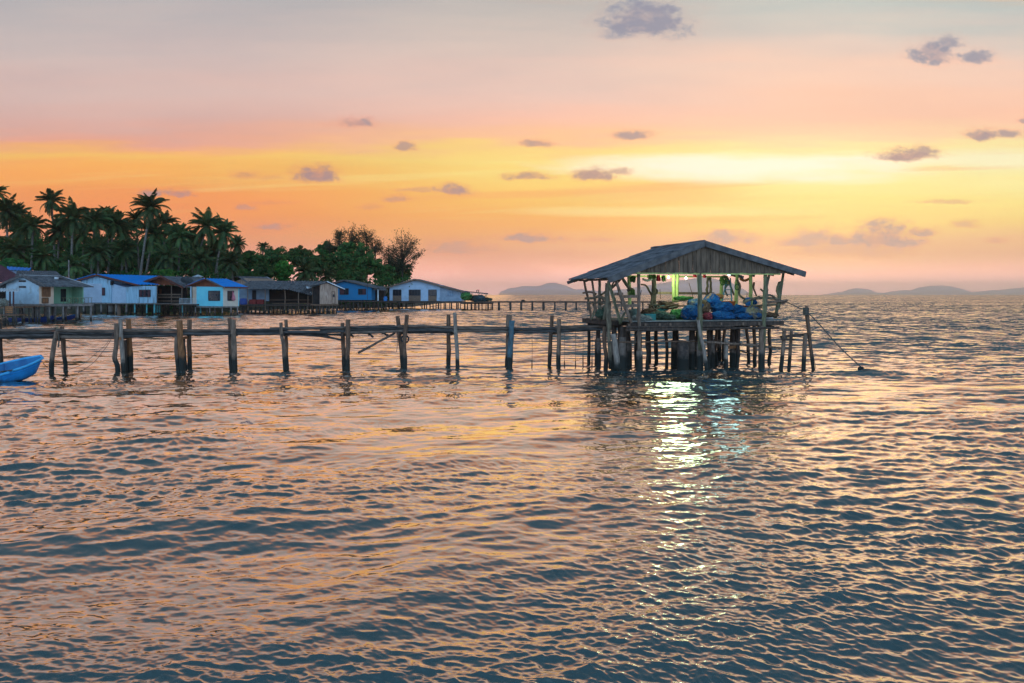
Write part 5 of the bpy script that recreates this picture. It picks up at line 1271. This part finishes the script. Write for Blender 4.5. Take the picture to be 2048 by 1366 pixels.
block(F, t, [(462, 600), (500, 600), (520, 600), (520, 566), (490, 556), (462, 566)], 0, 7, M_PINKWOOD)
zr_ = F.z(552.5, F.w(478), 0); wr_ = F.w(478)
sheet(t, (F.pt(wr_, -.6, zr_), F.pt(wr_, 8, zr_), F.pt(F.w(506), 8, F.z(567, F.w(506), 0)), F.pt(F.w(500), -.6, F.z(567, F.w(500), 0))), M_ROOF, .5, .05, 3)
sheet(t, (F.pt(wr_, -.6, zr_), F.pt(wr_, 8, zr_), F.pt(F.w(452), 8, F.z(561, F.w(452), 0)), F.pt(F.w(452), -.6, F.z(561, F.w(452), 0))), M_ROOF, .5, .05, 3)
m = MB(); m.bar(F.pt(wr_, 8, zr_ + .05), F.pt(F.w(506), 8, F.z(566.5, F.w(506), 0)), .2, .06); m.build('bargeboard', M_WHITESHEET, t)
F, t = house('parasol', 'small grey parasol roof rising behind the blue roof ridge', 396, 150, 0, 'parasol')
m = MB(); c = F.pp(396, 549, 0); vs = [c] + [c + Vector((math.cos(a) * 1.1, math.sin(a) * 1.1, -.42)) for a in [i * math.pi / 5 for i in range(10)]]
m.add(vs, [(0, i + 1, (i + 1) % 10 + 1) for i in range(10)]); m.build('canopy', M_WHITESHEET, t)
m = MB(); m.tube([c, Vector((c.x, c.y, 1.5))], .06, 6); m.build('pole', M_IRON, t)

# long open shed with a sagging corrugated roof
F, t = house('open_shed', 'long open shed on stilts under a sagging broken corrugated roof', 560, 148, 0, 'shed')
sheet(t, (F.pp(500, 562, 5), F.pp(590, 562.5, 5), F.pp(577, 579, -.3), F.pp(470, 577.5, -.3)), M_ROOF, .55, .06, 5, .06)
sheet(t, (F.pp(590, 562.5, 5), F.pp(655, 563, 5), F.pp(622, 592, -.5), F.pp(577, 579, -.3)), M_ROOF, .6, .08, 4, .10, 'roof')
sheet(t, (F.pp(500, 562, 5), F.pp(655, 563, 5), F.pp(660, 572, 10), F.pp(495, 572, 10)), M_ROOF, .55, .06, 3, .03)
m = MB()
for a, b in (((612, 573), (634, 570)), ((616, 585), (630, 583))): m.slab([F.pp(*a, .5), F.pp(*b, .6), F.pp(b[0] + 2, b[1] + 4, .1), F.pp(a[0] + 2, a[1] + 4, .1)], .04)
m.build('loose_sheet', M_WHITESHEET, t)
block(F, t, [(477, 602), (538, 602), (538, 578), (477, 578)], 3.2, .2, M_GREYBLUE)
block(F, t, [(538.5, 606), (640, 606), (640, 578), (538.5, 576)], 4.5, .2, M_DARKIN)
floor(F, t, 477, 640, 609, -.2, 5.5, .25, M_DARKWOOD, 'floor_slab')
for x, y0 in ((495.5, 578), (530, 579), (570, 581), (597, 585), (616, 591), (625, 574)):
    m = MB(); q = F.pp(x, y0, 0); m.log(Vector((q.x, q.y, -1)), q, .10, seg=4, n=7, wig=.05); m.build('shed_post', M_GREYWOOD, t)
for x0, x1, y in ((495, 530, 613.5), (545, 625, 606.5), (540, 620, 600)):
    m = MB(); m.log(F.pp(x0, y, -.1), F.pp(x1, y, -.1), .06, seg=5, n=6); m.build('rail', M_BROWNWOOD, t)
stilts(F, t, list(range(480, 660, 8)), 611, (.5,), .13, M_STILTW); stilts(F, t, list(range(484, 660, 9)), 611, (3.0,), .13, M_STILTW)
window(F, t, 505, 581, 512, 600, 3.2, bars=0, name='door')
for k, (x, lab) in enumerate(((506, 'red crate stack in the shed, nearer the turquoise house'), (521, 'red crate stack in the shed beside the second post'))):
    m = MB()
    for j in range(2): m.box(F.pp(x, 606 - j * 4.5, .8), (1.25, .7, .4), R.uniform(-.05, .05)); m.box(F.pp(x, 603.6 - j * 4.5, .8), (1.3, .74, .05), 0)
    tag(m.build('crate_stack', mat('red_plastic', (.26, .035, .03), (.14, .02, .02), scale=3), None), lab, 'crates')
barrel(487, 598, 609, 7, 0, M_NAVY, 'dark blue drum at the left end of the open shed', 'drum')
bpy.data.objects[-1] if False else None
# wooden hut at the end of the shed
F, t = house('wooden_hut', 'small pinkish worn board hut on many stilts at the end of the shed', 676, 146, -18, 'hut')
block(F, t, [(640, 608), (676, 608), (676, 575), (654, 566), (640, 570)], 0, 5, M_PINKWOOD)
block(F, t, [(627, 608), (639.6, 608), (639.6, 571), (627, 574)], 1.2, 3.5, M_DARKIN)
window(F, t, 664, 583, 669.5, 607, 0, mt=M_BROWNWOOD, pane=M_PINKWOOD, bars=0, fr=.05, name='door')
window(F, t, 666, 589, 668.8, 594, -.04, bars=0, fr=.05)
zr_ = F.z(562.5, F.w(654), 0); wr_ = F.w(654)
sheet(t, (F.pt(wr_, -.5, zr_), F.pt(wr_, 6, zr_), F.pt(F.w(689), 6, F.z(578, F.w(689), 0)), F.pt(F.w(689), -.5, F.z(578, F.w(689), 0))), M_ROOF, .5, .05, 3)
sheet(t, (F.pt(wr_, -.5, zr_), F.pt(wr_, 6, zr_), F.pt(F.w(618), 6, F.z(572, F.w(618), 0)), F.pt(F.w(618), -.5, F.z(572, F.w(618), 0))), M_ROOF, .5, .05, 3)
rake(F, t, (654, 563), (690, 578.5), -.52, M_WHITESHEET, h=.16); rake(F, t, (622, 571), (654, 563), -.52, M_BARGE, h=.16)
floor(F, t, 622, 677, 608.5, -.2, 5, .25, M_BROWNWOOD, 'floor_slab')
stilts(F, t, [634, 640, 646, 653, 659, 665, 672], 611, (.1,), .13, M_STILTW); stilts(F, t, [636, 645, 655, 668], 611, (3,), .13, M_STILTW)

# bright blue house
F, t = house('stilt_house', 'bright blue board house on stilts beneath the dark trees', 715, 180, 6)
block(F, t, [(672, 600), (743, 600), (743, 575), (688, 563), (672, 568)], 0, 7, M_BLUEWALL)
window(F, t, 680, 577, 697, 589, 0, bars=2, shutter=((.03, .5),)); window(F, t, 717, 578, 732, 589, 0, bars=2, shutter=((.55, .95),))
zr_ = F.z(560, F.w(688), 0); wr_ = F.w(688)
sheet(t, (F.pt(wr_, -.7, zr_), F.pt(wr_, 8, zr_), F.pt(F.w(754), 8, F.z(576, F.w(754), 0)), F.pt(F.w(754), -.7, F.z(576, F.w(754), 0))), M_ROOF, .5, .05, 3)
sheet(t, (F.pt(wr_, -.7, zr_), F.pt(wr_, 8, zr_), F.pt(F.w(660), 8, F.z(567, F.w(660), 0)), F.pt(F.w(660), -.7, F.z(567, F.w(660), 0))), M_ROOF, .5, .05, 3)
rake(F, t, (688, 560.5), (755, 577), -.72, M_BARGE, h=.25); rake(F, t, (660, 568), (688, 560.5), -.72, M_BARGE, h=.25)
block(F, t, [(743.5, 602), (768, 602), (768, 578), (743.5, 578)], 3, 2, M_DARKIN)
sheet(t, (F.pp(740, 571, 4), F.pp(768, 573, 4), F.pp(774, 581, -.5), F.pp(748, 580, -.5)), M_ROOF, .5, .05, 2)
m = MB(); m.tube([F.pp(756, 603, -.3), F.pp(756, 579, -.3)], .16, 8); m.build('porch_post', M_WHITESHEET, t)
floor(F, t, 670, 778, 601.5, -.8, 7, .3, M_DARKWOOD, 'floor_slab')
stilts(F, t, list(range(676, 778, 8)), 604, (-.4,), .14, M_STILTW); stilts(F, t, list(range(680, 778, 11)), 604, (3,), .14, M_STILTW); 
m = MB()
for x0, y0, x1, y1 in ((680, 613, 702, 606), (712, 606, 725, 616), (730, 608, 760, 608)): m.log(F.pp(x0, y0, -.5), F.pp(x1, y1, -.5), .07, seg=3, n=6)
m.build('stilt_brace', M_STILTW, t)
barrel(771, 594, 602, 3.5, -.2, M_BLUEPL, 'blue barrel standing on the gangway between the blue and lilac houses')
t = thing('television_aerial', 'thin television aerial on a pole above the blue house roof', 'aerial', P(735, 600, 178.5))
m = MB(); m.tube([P(735, 600, 178.5), P(735, 553, 178.5)], .045, 6); m.build('mast', M_IRON, t)
m = MB(); m.tube([P(728, 554.5, 178.5), P(741, 554.5, 178.5)], .03, 5)
for k in range(6): m.tube([P(729 + k * 2.2, 554.5, 178.0), P(729 + k * 2.2, 554.5, 179.0)], .02, 5)
m.build('antenna_rods', M_IRON, t)

# lilac white long house
F, t = house('stilt_house', 'long pale lilac house on many stilts at the end of the row', 850, 195, 3)
block(F, t, [(779, 602), (879.5, 602), (879.5, 570), (831, 561), (779, 575)], 0, 8, M_WHITE2)
block(F, t, [(879.7, 602.5), (922, 602.5), (922, 584), (879.7, 570.5)], .1, 7, M_GREYBLUE)
for x0, x1, bars in ((786, 802.5, 2), (818, 841, 3), (857, 873, 1)):
    window(F, t, x0, 579.5, x1, 591, 0, bars=bars); window(F, t, x0, 591.6, x1, 601.5, 0, bars=4, mt=M_GREYWOOD, pane=M_GREYWOOD, fr=.06, name='shutter_panel')
window(F, t, 894.5, 582, 907, 593, .1, mt=M_GREYBLUE, pane=mat('pale_blue_pane', (.22, .32, .44), scale=2, rough=.3, bump=0), bars=2)
zr_ = F.z(558, F.w(830), 0); wr_ = F.w(830)
sheet(t, (F.pt(wr_, -.8, zr_), F.pt(wr_, 9, zr_), F.pt(F.w(932), 9, F.z(585, F.w(932), 0)), F.pt(F.w(932), -.8, F.z(585, F.w(932), 0))), M_ROOF, .6, .05, 3)
sheet(t, (F.pt(wr_, -.8, zr_), F.pt(wr_, 9, zr_), F.pt(F.w(766), 9, F.z(577, F.w(766), 0)), F.pt(F.w(766), -.8, F.z(577, F.w(766), 0))), M_ROOF, .6, .05, 3)
rake(F, t, (830, 559), (934, 586), -.82, M_GREYWOOD, h=.3); rake(F, t, (766, 577.5), (830, 559), -.82, M_GREYWOOD, h=.3)
floor(F, t, 776, 924, 603, -.7, 8, .35, M_DARKWOOD, 'floor_slab')
stilts(F, t, [780, 787, 799, 806, 815, 822, 830, 844, 852, 866, 872, 878, 882, 891, 899, 904, 912, 917, 921], 606, (-.4,), .14, M_STILTW)
stilts(F, t, [784, 796, 812, 826, 848, 860, 876, 888, 902, 914], 606, (3,), .17, M_STILTW)
m = MB()
for x0, y0, x1, y1 in ((836, 607, 846, 617), (860, 614, 880, 610), (786, 612, 800, 607)): m.log(F.pp(x0, y0, -.5), F.pp(x1, y1, -.5), .08, seg=3, n=6)
m.build('stilt_brace', M_STILTW, t)
# dark shelter at the pier end
F, t = house('lean_to_shelter', 'dark lean to shelter with green netting at the end of the long house', 945, 184, 0, 'shelter')
sheet(t, (F.pp(922, 581, 4), F.pp(976, 586.5, 4), F.pp(976, 589, -.3), F.pp(922, 583, -.3)), M_ROOF, .5, .04, 2)
floor(F, t, 922, 986, 606, -.5, 5, .25, M_DARKWOOD, 'floor_slab')
for x, y in ((930, 584), (944, 586), (958, 587), (972, 588.5), (982, 597)):
    m = MB(); m.log(F.pp(x, 622, 0), F.pp(x, y, 0), .11, seg=3, n=6); m.build('post', M_STILTW, t)
stilts(F, t, [928, 934, 941, 950, 957, 964, 976, 984], 608, (-.3, 3), .13, M_STILTW)
def gear(px, py, hw, hh, Y, mt, label, name, cat, seed):
    o = lump(name, 1300, 620, 10, 10, 1, 1.0, mt, label, cat, None, seed); c = P(px, py, Y); k = Y / 37.0
    o.location = c; o.scale = (hw / 10 * k, .8 * hw / 10 * k, hh / 10 * k); return o
gear(932, 593, 9, 9, 185, M_GREENNET, 'bright green net hung in the lean to shelter', 'net_bundle', 'net', 41)
gear(955, 598, 13, 8, 185, mat('teal_net', (.05, .10, .11), (.02, .04, .05), scale=3), 'dark teal net heap filling the lean to shelter', 'net_bundle', 'net', 42)
gear(975, 599, 7, 4, 185, M_DARKNET, 'low dark net heap at the outer end of the shelter deck', 'net_bundle', 'net', 43)
for x, lab in ((953.5, 'bird perched on the shelter roof, nearer the long house'), (957, 'taller bird perched on the shelter roof')):
    c = P(x, 584, 185.5); m = MB(); m.tube([c, c + Vector((.02, 0, .22)), c + Vector((.05, 0, .42)), c + Vector((.12, 0, .55))], [.05, .14, .11, .05], 8)
    m.tube([c + Vector((.1, 0, .52)), c + Vector((.26, 0, .54))], [.06, .02], 6); tag(m.build('bird', M_RUBBER, None, True), lab, 'bird')

# long plank pier far out
F, t = house('plank_pier', 'long straight plank pier on evenly spaced posts beyond the walkway', 1100, 180, 0, 'pier')
m = MB(); m.bar(F.pp(925, 604.5, 0), F.pp(1330, 604.5, 0), 1.3, .22); m.build('deck', M_DARKWOOD, t)
m = MB(); m.bar(F.pp(960, 603, -.5), F.pp(1330, 603, -.5), .12, .16); m.build('edge_beam', M_DARKWOOD, t)
for k in range(16):
    for d in (-.4, .5):
        x = 998 + k * 22.2 + R.uniform(-1.5, 1.5); m = MB(); q = F.pp(x, 604.5, d); m.log(Vector((q.x + R.uniform(-.1, .1), q.y, -1.2)), q, .17, .16, seg=3, n=7); m.build('pier_post', M_STILTW, t)
gear(1046, 601.5, 2.6, 2.4, 180, M_RUBBER, 'small dark bundle lying on the far plank pier', 'bundle', 'bundle', 44)
# utility pole behind the white house
t = thing('utility_pole', 'slim grey utility pole with insulators behind the white house roof', 'utility pole', P(138, 600, 124))
m = MB(); m.tube([P(138, 600, 124), P(137.5, 520, 124)], [.14, .09], 8); m.build('pole', M_STILT, t)
m = MB(); m.bar(P(134, 532, 124), P(144, 532, 124), .1, .1); m.build('crossarm', M_IRON, t)
# ------------------------------------------------------------------ trees
def leafmat(name, a, b, c):
    m = bpy.data.materials.new(name); m.use_nodes = True
    T = NT(m.node_tree); bs = T.n['Principled BSDF']; geo = T.n.new('ShaderNodeNewGeometry'); oi = T.n.new('ShaderNodeObjectInfo')
    n = T.noise(geo.outputs['Position'], .45, 3.0, .6); n2 = T.noise(geo.outputs['Position'], 3.0, 2.0, .6)
    col = T.mix(T.rng(n, .35, .68), (*a, 1), (*b, 1)); col = T.mix(T.math('MULTIPLY', T.rng(n2, .52, .72), .6), col, (*c, 1))
    hs = T.n.new('ShaderNodeHueSaturation'); T.put(hs.inputs['Color'], col); T.put(hs.inputs['Value'], T.rng(oi.outputs['Random'], 0, 1, .7, 1.3, False))
    T.put(hs.inputs['Hue'], T.rng(oi.outputs['Random'], 0, 1, .485, .515, False))
    T.l.new(hs.outputs[0], bs.inputs['Base Color']); bs.inputs['Roughness'].default_value = .65; bs.inputs['Specular IOR Level'].default_value = .25
    tr = T.n.new('ShaderNodeBsdfTranslucent'); T.put(tr.inputs['Color'], hs.outputs[0]); mx = T.n.new('ShaderNodeMixShader'); mx.inputs[0].default_value = .28
    out = [q for q in T.n if q.type == 'OUTPUT_MATERIAL'][0]
    T.l.new(bs.outputs[0], mx.inputs[1]); T.l.new(tr.outputs[0], mx.inputs[2]); T.l.new(mx.outputs[0], out.inputs[0]); return m
L_PALM = leafmat('palm_frond', (.040, .080, .032), (.085, .14, .042), (.17, .15, .045))
L_BROAD = leafmat('broad_leaves', (.028, .088, .028), (.07, .18, .038), (.10, .21, .04))
L_BRIGHT = leafmat('bright_leaves', (.03, .12, .02), (.07, .24, .03), (.10, .27, .04))
L_CAS = leafmat('needle_leaves', (.022, .045, .024), (.05, .085, .042), (.07, .08, .035))
M_TRUNK = mat('palm_trunk', (0.20, 0.17, 0.14), (0.09, 0.075, 0.06), scale=2, stretch=(1, 1, 4), bump=.4)
M_BARK = mat('dark_bark', (0.07, 0.055, 0.045), (0.03, 0.025, 0.02), scale=2, stretch=(2, 2, .5), bump=.4)

def crown_mesh(seed, nf, fl, up=1.25):
    rr = random.Random(seed); m = MB(); fs = []; vs = []
    for k in range(nf):
        az = k * 2.39996 + rr.uniform(-.25, .25); e = up - (k / nf) ** 1.25 * 2.3 + rr.uniform(-.22, .22); L = fl * rr.uniform(.82, 1.1) * (.8 if k < 3 else 1)
        d = Vector((math.cos(az), math.sin(az), 0)); p = Vector((0, 0, 0)); pts = []; n = 13; droop = rr.uniform(.06, .16)
        side = Vector((-d.y, d.x, 0)); twist = rr.uniform(-.4, .4)
        for i in range(n + 1):
            pts.append(p.copy()); dirv = d * math.cos(e) + Vector((0, 0, math.sin(e))); p = p + dirv * (L / n); e -= droop * (.5 + i / n)
            e = max(e, -1.5)
        m.tube(pts, [.05 - .04 * i / n for i in range(n + 1)], 4, False)
        for i in range(1, n * 4):
            t = i / (n * 4); q = t * n; a = int(q); o = pts[a].lerp(pts[a + 1], q - a); tan = (pts[a + 1] - pts[a]).normalized()
            ln = fl * .215 * (math.sin(math.pi * min(1, .12 + t * .9)) ** .6) * rr.uniform(.8, 1.15)
            for sgn in (-1, 1):
                if rr.random() < .06: continue
                sd = (side * sgn + tan * .65 + Vector((0, 0, -.28 - .4 * t + twist * sgn * .5))).normalized()
                mid = o + sd * ln * .5; tip = o + sd * ln + Vector((0, 0, -.16 * ln)); wd = tan * .040 * fl / 4
                b = len(vs); vs += [o - wd, o + wd, mid + wd * 1.1, tip, mid - wd * 1.1]; fs.append((b, b + 1, b + 2, b + 3, b + 4))
    m.add(vs, fs)
    for k in range(7):
        a = rr.uniform(0, 6.28); c = Vector((math.cos(a) * .3, math.sin(a) * .3, -.35 + rr.uniform(-.15, .1))); m.tube([c + Vector((0, 0, .15)), c, c + Vector((0, 0, -.17))], [.04, .15, .05], 6)
    return m
CROWNS = []
for sd, nf, fl, up in ((1, 46, 4.0, 1.45), (2, 40, 4.2, 1.35), (3, 50, 4.1, 1.48), (4, 34, 4.4, 1.35), (5, 42, 3.9, 1.4)):
    m = crown_mesh(sd, nf, fl, up); o = m.build('crown', L_PALM); CROWNS.append(o.data); bpy.data.objects.remove(o)
def palm(px, py, rad, bx, Y, label, var, bend=.0):
    """px, py the heart of the crown, rad its radius in pixels, bx the px of the trunk's foot"""
    top = P(px, py, Y); base = Vector((XZ(bx, Y), Y + R.uniform(-2, 2), .8)); k = rad / FPX * Y / 4.0
    t = thing('coconut_palm', label, 'palm tree', base, 'coconut palms on the shore')
    m = MB(); mid = base.lerp(top, .55) + Vector(((top.x - base.x) * -.18 + bend, 0, 0)); n = 14; pts = []
    for i in range(n + 1):
        s = i / n; pts.append(base * (1 - s) ** 2 + mid * 2 * s * (1 - s) + top * s * s)
    m.tube(pts, [.30 - .13 * i / n + (.12 if i == 0 else 0) for i in range(n + 1)], 8, True, .06); m.build('trunk', M_TRUNK, t, True)
    c = bpy.data.objects.new('crown', CROWNS[var]); COL.objects.link(c); c.parent = t; c.location = top - base; c.scale = (k, k, k * R.uniform(.95, 1.1)); c.rotation_euler = (R.uniform(-.2, .2), R.uniform(-.22, .22), R.uniform(0, 6.28))
PALMS = [(-6, 385, 26, 0, 150, 'palm at the top left edge showing only a frond tip', 1), (12, 424, 42, 18, 158, 'tall dark palm at the left edge above the maroon roof', 0), (36, 432, 34, 40, 172, 'palm with upright fronds just right of the left edge palm', 2),
 (103, 402, 32, 108, 178, 'tall slim palm standing clear above the left clump', 3), (66, 452, 36, 70, 160, 'dark palm low between the left edge palms and the tall slim one', 4), (146, 436, 44, 139, 156, 'full rounded palm with a pale straight trunk behind the utility pole', 0),
 (190, 442, 38, 182, 162, 'palm right of the full rounded palm, drooping over the blue roof', 1), (230, 448, 38, 212, 168, 'palm leaning right with its crown above the blue roof ridge', 2), (214, 430, 30, 222, 182, 'small upright palm top seen between two nearer palms', 4),
 (272, 438, 28, 276, 176, 'palm half hidden behind the tallest palm on its left side', 3), (301, 416, 44, 279, 160, 'tallest palm, its crown highest above the porch house', 0), (308, 466, 44, 290, 164, 'palm with hanging fronds directly below the tallest crown', 1),
 (345, 466, 30, 345, 176, 'small palm tucked right of the tallest palm', 4), (361, 474, 36, 350, 162, 'palm with a leaning pale trunk above the grey porch roof', 2), (413, 452, 42, 378, 164, 'open topped palm leaning right behind the turquoise house', 3),
 (446, 466, 38, 424, 166, 'palm with feathery top right of the open topped palm', 0), (432, 505, 38, 440, 172, 'low palm with green fronds below the feathery palm', 1), (474, 490, 24, 470, 180, 'small palm at the right end of the palm grove', 2),
 (30, 500, 42, 30, 152, 'low spreading palm over the maroon roof', 3), (88, 512, 38, 92, 154, 'low palm with arching fronds behind the annexe roof', 4), (196, 505, 40, 200, 158, 'low dark palm behind the middle of the blue roof', 2), (250, 500, 36, 255, 166, 'low palm in shade left of the tallest trunk', 0),
 (335, 515, 36, 330, 160, 'low palm with dark fronds above the porch house ridge', 3), (400, 520, 36, 395, 162, 'low palm just above the parasol', 4), (462, 525, 34, 465, 158, 'low palm beside the grey roofed back house', 1), (612, 545, 34, 612, 168, 'short spreading palm in front of the dark trees behind the shed', 2),
 (526, 494, 17, 526, 205, 'tiny far palm top rising over the green trees', 4), (150, 530, 34, 150, 150, 'low palm at the foot of the utility pole', 1), (46, 460, 38, 52, 166, 'palm with a heavy crown low between the two left edge palms', 0), (118, 462, 38, 122, 172, 'palm close below the tall slim palm', 2), (168, 468, 38, 166, 170, 'palm crown tucked behind the full rounded palm', 3), (250, 462, 36, 244, 174, 'palm crown midway between the right leaning palm and tallest palm', 1), (330, 446, 30, 322, 180, 'palm peeping up just right of the tallest crown', 3), (385, 482, 34, 384, 174, 'palm low between the leaning trunk palm and open topped palm', 0), (655, 552, 24, 655, 172, 'small low palm right of the short spreading palm', 0)]
for q in PALMS: palm(*q)

def leafcloud(m_vs, m_fs, rr, c, rad, n, size):
    for _ in range(n):
        g = Vector((rr.gauss(0, 1), rr.gauss(0, 1), rr.gauss(0, 1))).normalized() * rad * rr.random() ** .4
        p = c + Vector((g.x, g.y, g.z * .75)); nrm = (g.normalized() + Vector((rr.uniform(-.8, .8), rr.uniform(-.8, .8), rr.uniform(-.2, 1.0)))).normalized()
        a = nrm.cross(Vector((rr.uniform(-1, 1), rr.uniform(-1, 1), rr.uniform(-1, 1)))).normalized(); b = nrm.cross(a)
        s = size * rr.uniform(.6, 1.3); k = len(m_vs)
        m_vs += [p - a * s, p + b * s * .55, p + a * s, p - b * s * .55]; m_fs.append((k, k + 1, k + 2, k + 3))
def broad(name, px, py, hw, hh, Y, label, mt, seed, clumps=80, per=80, size=.32, airy=False, group='leafy trees on the headland'):
    rr = random.Random(seed); c = P(px, py, Y); sx, sz = hw / FPX * Y, hh / FPX * Y; base = Vector((c.x + rr.uniform(-.5, .5), Y, 1.2))
    t = thing(name, label, 'tree', base, group)
    tr = MB(); tr.log(base - Vector((0, 0, 1)), Vector((c.x, Y, c.z - sz * .1)), max(.22, sx * .05), .12, seg=8, wig=.25, n=8)
    vs, fs = [], []
    for k in range(clumps):
        while True:
            g = Vector((rr.uniform(-1, 1), rr.uniform(-1, 1), rr.uniform(-1, 1)))
            if .25 < g.length < 1: break
        g = g * (0.55 + .45 * rr.random()) if not airy else g
        p = c + Vector((g.x * sx, g.y * sx * .8, g.z * sz)); rad = sx * rr.uniform(.14, .30) if not airy else sx * rr.uniform(.10, .2)
        if airy:
            root = Vector((c.x, Y, c.z - sz * .75)).lerp(p, .45)
            for _ in range(per):
                q = root.lerp(p, rr.random() ** .7) + Vector((rr.gauss(0, .42), rr.gauss(0, .42), rr.gauss(-.1, .42)))
                dr = (p - root).normalized() * .5 + Vector((rr.uniform(-.6, .6), rr.uniform(-.6, .6), rr.uniform(-.6, .3))); s = size * rr.uniform(.6, 1.5); k_ = len(vs); sd = dr.cross(Vector((rr.uniform(-1, 1), rr.uniform(-1, 1), .3))).normalized() * s * .28
                vs += [q, q + dr * s + sd, q + dr * s * 2, q + dr * s - sd]; fs.append((k_, k_ + 1, k_ + 2, k_ + 3))
        else:
            leafcloud(vs, fs, rr, p, max(rad, .55), per, size)
        if k % (4 if not airy else 1) == 0:
            q = Vector((c.x, Y, max(base.z + 1, c.z - sz * .8 + (g.z + .6) * sz * .35))); tr.log(q, p, .10 if not airy else .07, .03, seg=4, wig=.15, n=5)
    tr.build('trunk', M_BARK, t, True); m = MB(); m.add(vs, fs); m.build('crown', mt, t)
BT = [(500, 522, 32, 30, 185, 'dark rounded tree right of the palm grove', L_BROAD), (548, 520, 36, 30, 196, 'broad green tree rising mid way along the headland', L_BROAD), (566, 545, 22, 24, 176, 'brightest green bushy tree behind the shed roof', L_BRIGHT),
      (528, 548, 26, 22, 174, 'low dark tree left of the brightest green tree', L_BROAD), (596, 514, 30, 24, 205, 'green tree top right of the broad green tree', L_BROAD), (630, 530, 34, 28, 190, 'dark tree behind the short spreading palm', L_BROAD),
      (672, 528, 38, 32, 196, 'wide dark tree over the wooden hut', L_BROAD), (702, 508, 34, 30, 208, 'tree under the airy tree tops on the headland', L_BROAD), (732, 525, 36, 36, 200, 'dark tree above the blue house', L_BROAD),
      (652, 500, 22, 16, 215, 'small green crown left of the airy tree tops', L_BROAD), (770, 550, 26, 22, 205, 'low dark shrub tree between the blue and lilac houses', L_BROAD), (485, 550, 26, 16, 176, 'low dark bushy tree behind the back house', L_BROAD),
      (700, 552, 32, 18, 192, 'low dark tree behind the blue house ridge', L_BROAD), (332, 548, 26, 6, 156, 'low bright green bush above the grey porch roof', L_BRIGHT), (800, 545, 26, 26, 214, 'dark tree behind the lilac house ridge', L_BROAD),
      (20, 535, 40, 22, 150, 'dark bushy tree behind the maroon roof', L_BROAD), (110, 540, 40, 20, 168, 'dark bushy tree in the palm shade behind the annexe', L_BROAD), (180, 538, 38, 24, 176, 'dark bushy tree under the palms at the blue roof left end', L_BROAD),
      (250, 540, 40, 24, 178, 'dark bushy tree under the palms at the blue roof middle', L_BROAD), (320, 530, 40, 28, 182, 'dark bushy tree under the tallest palm', L_BROAD), (385, 535, 36, 26, 180, 'dark bushy tree behind the parasol', L_BROAD), (440, 540, 34, 24, 182, 'dark bushy tree behind the turquoise roof', L_BROAD),
      (70, 505, 52, 52, 190, 'dark tree mass behind the left palms', L_BROAD), (140, 505, 52, 52, 192, 'dark tree mass behind the full rounded palm', L_BROAD), (265, 506, 52, 50, 194, 'dark tree mass left of the tallest palm', L_BROAD), (385, 512, 48, 44, 196, 'dark tree mass between the tallest and open topped palms', L_BROAD), (12, 505, 50, 52, 188, 'dark tree mass at the left edge behind the edge palms', L_BROAD), (205, 505, 52, 52, 191, 'dark tree mass behind the middle of the blue roof ridge', L_BROAD), (325, 508, 52, 50, 193, 'dark tree mass right behind the tallest palm trunk', L_BROAD), (445, 522, 46, 38, 190, 'dark tree mass behind the feathery palm at the grove right end', L_BROAD)]
for i, q in enumerate(BT): broad('broadleaf_tree', *q, seed=100 + i)
CT = [(704, 470, 20, 24, 216, 'airy tree top with twin tufts, highest left of the gap', 300, 22), (733, 468, 18, 22, 214, 'airy tuft topped tree next to the twin tufted one', 301, 20), (678, 470, 9, 16, 214, 'thin airy spike of a tree left of the twin tufts', 302, 14), (660, 490, 10, 10, 212, 'small airy tree below the thin spike', 303, 10),
      (805, 500, 44, 46, 208, 'large feathery casuarina spreading at the headland end', 304, 70), (780, 520, 28, 34, 212, 'denser feathery tree left below the large casuarina', 305, 40), (690, 490, 22, 18, 214, 'grey feathery tree below the airy tops', 306, 22), (750, 490, 20, 22, 214, 'feathery tree filling the gap left of the large casuarina', 307, 22)]
for px, py, hw, hh, Y, lab, sd, cl in CT: broad('casuarina_tree', px, py, hw, hh, Y, lab, L_CAS, sd, int(cl * 1.3), 60, .26, True, 'feathery trees on the headland')

# undergrowth along the shore, behind the houses
def undergrowth():
    rr = random.Random(77); vs, fs = [], []
    for k in range(520):
        px = rr.uniform(-40, 835); Y = rr.uniform(0, 1); Y = (158 + 26 * Y) if px < 480 else (178 + 30 * Y + (px - 480) * .05)
        top = 9.8 if px < 480 else 8.8; c = Vector((XZ(px, Y), Y, rr.uniform(1.5, top - 1.6)))
        leafcloud(vs, fs, rr, c, rr.uniform(1.2, 2.0), 46, .34)
    m = MB(); m.add(vs, fs); o = m.build('undergrowth', L_BROAD); tag(o, 'dark undergrowth filling the shore under the palms and trees', 'undergrowth', None, 'stuff')
undergrowth()

# ------------------------------------------------------------------ haze: one closed box of even, thin air
def build_haze():
    m = MB(); m.box((0, 9000, 133.5), (34000, 20400, 273)); m_ = bpy.data.materials.new('haze_air'); m_.use_nodes = True
    nt = m_.node_tree; nt.nodes.remove(nt.nodes['Principled BSDF'])
    v = nt.nodes.new('ShaderNodeVolumePrincipled'); v.inputs['Color'].default_value = (.94, .97, 1.0, 1); v.inputs['Density'].default_value = HAZE; v.inputs['Anisotropy'].default_value = .78
    nt.links.new(v.outputs[0], [q for q in nt.nodes if q.type == 'OUTPUT_MATERIAL'][0].inputs['Volume'])
    o = m.build('haze', m_); o['kind'] = 'stuff'
HAZE = 1.15e-4
build_haze()
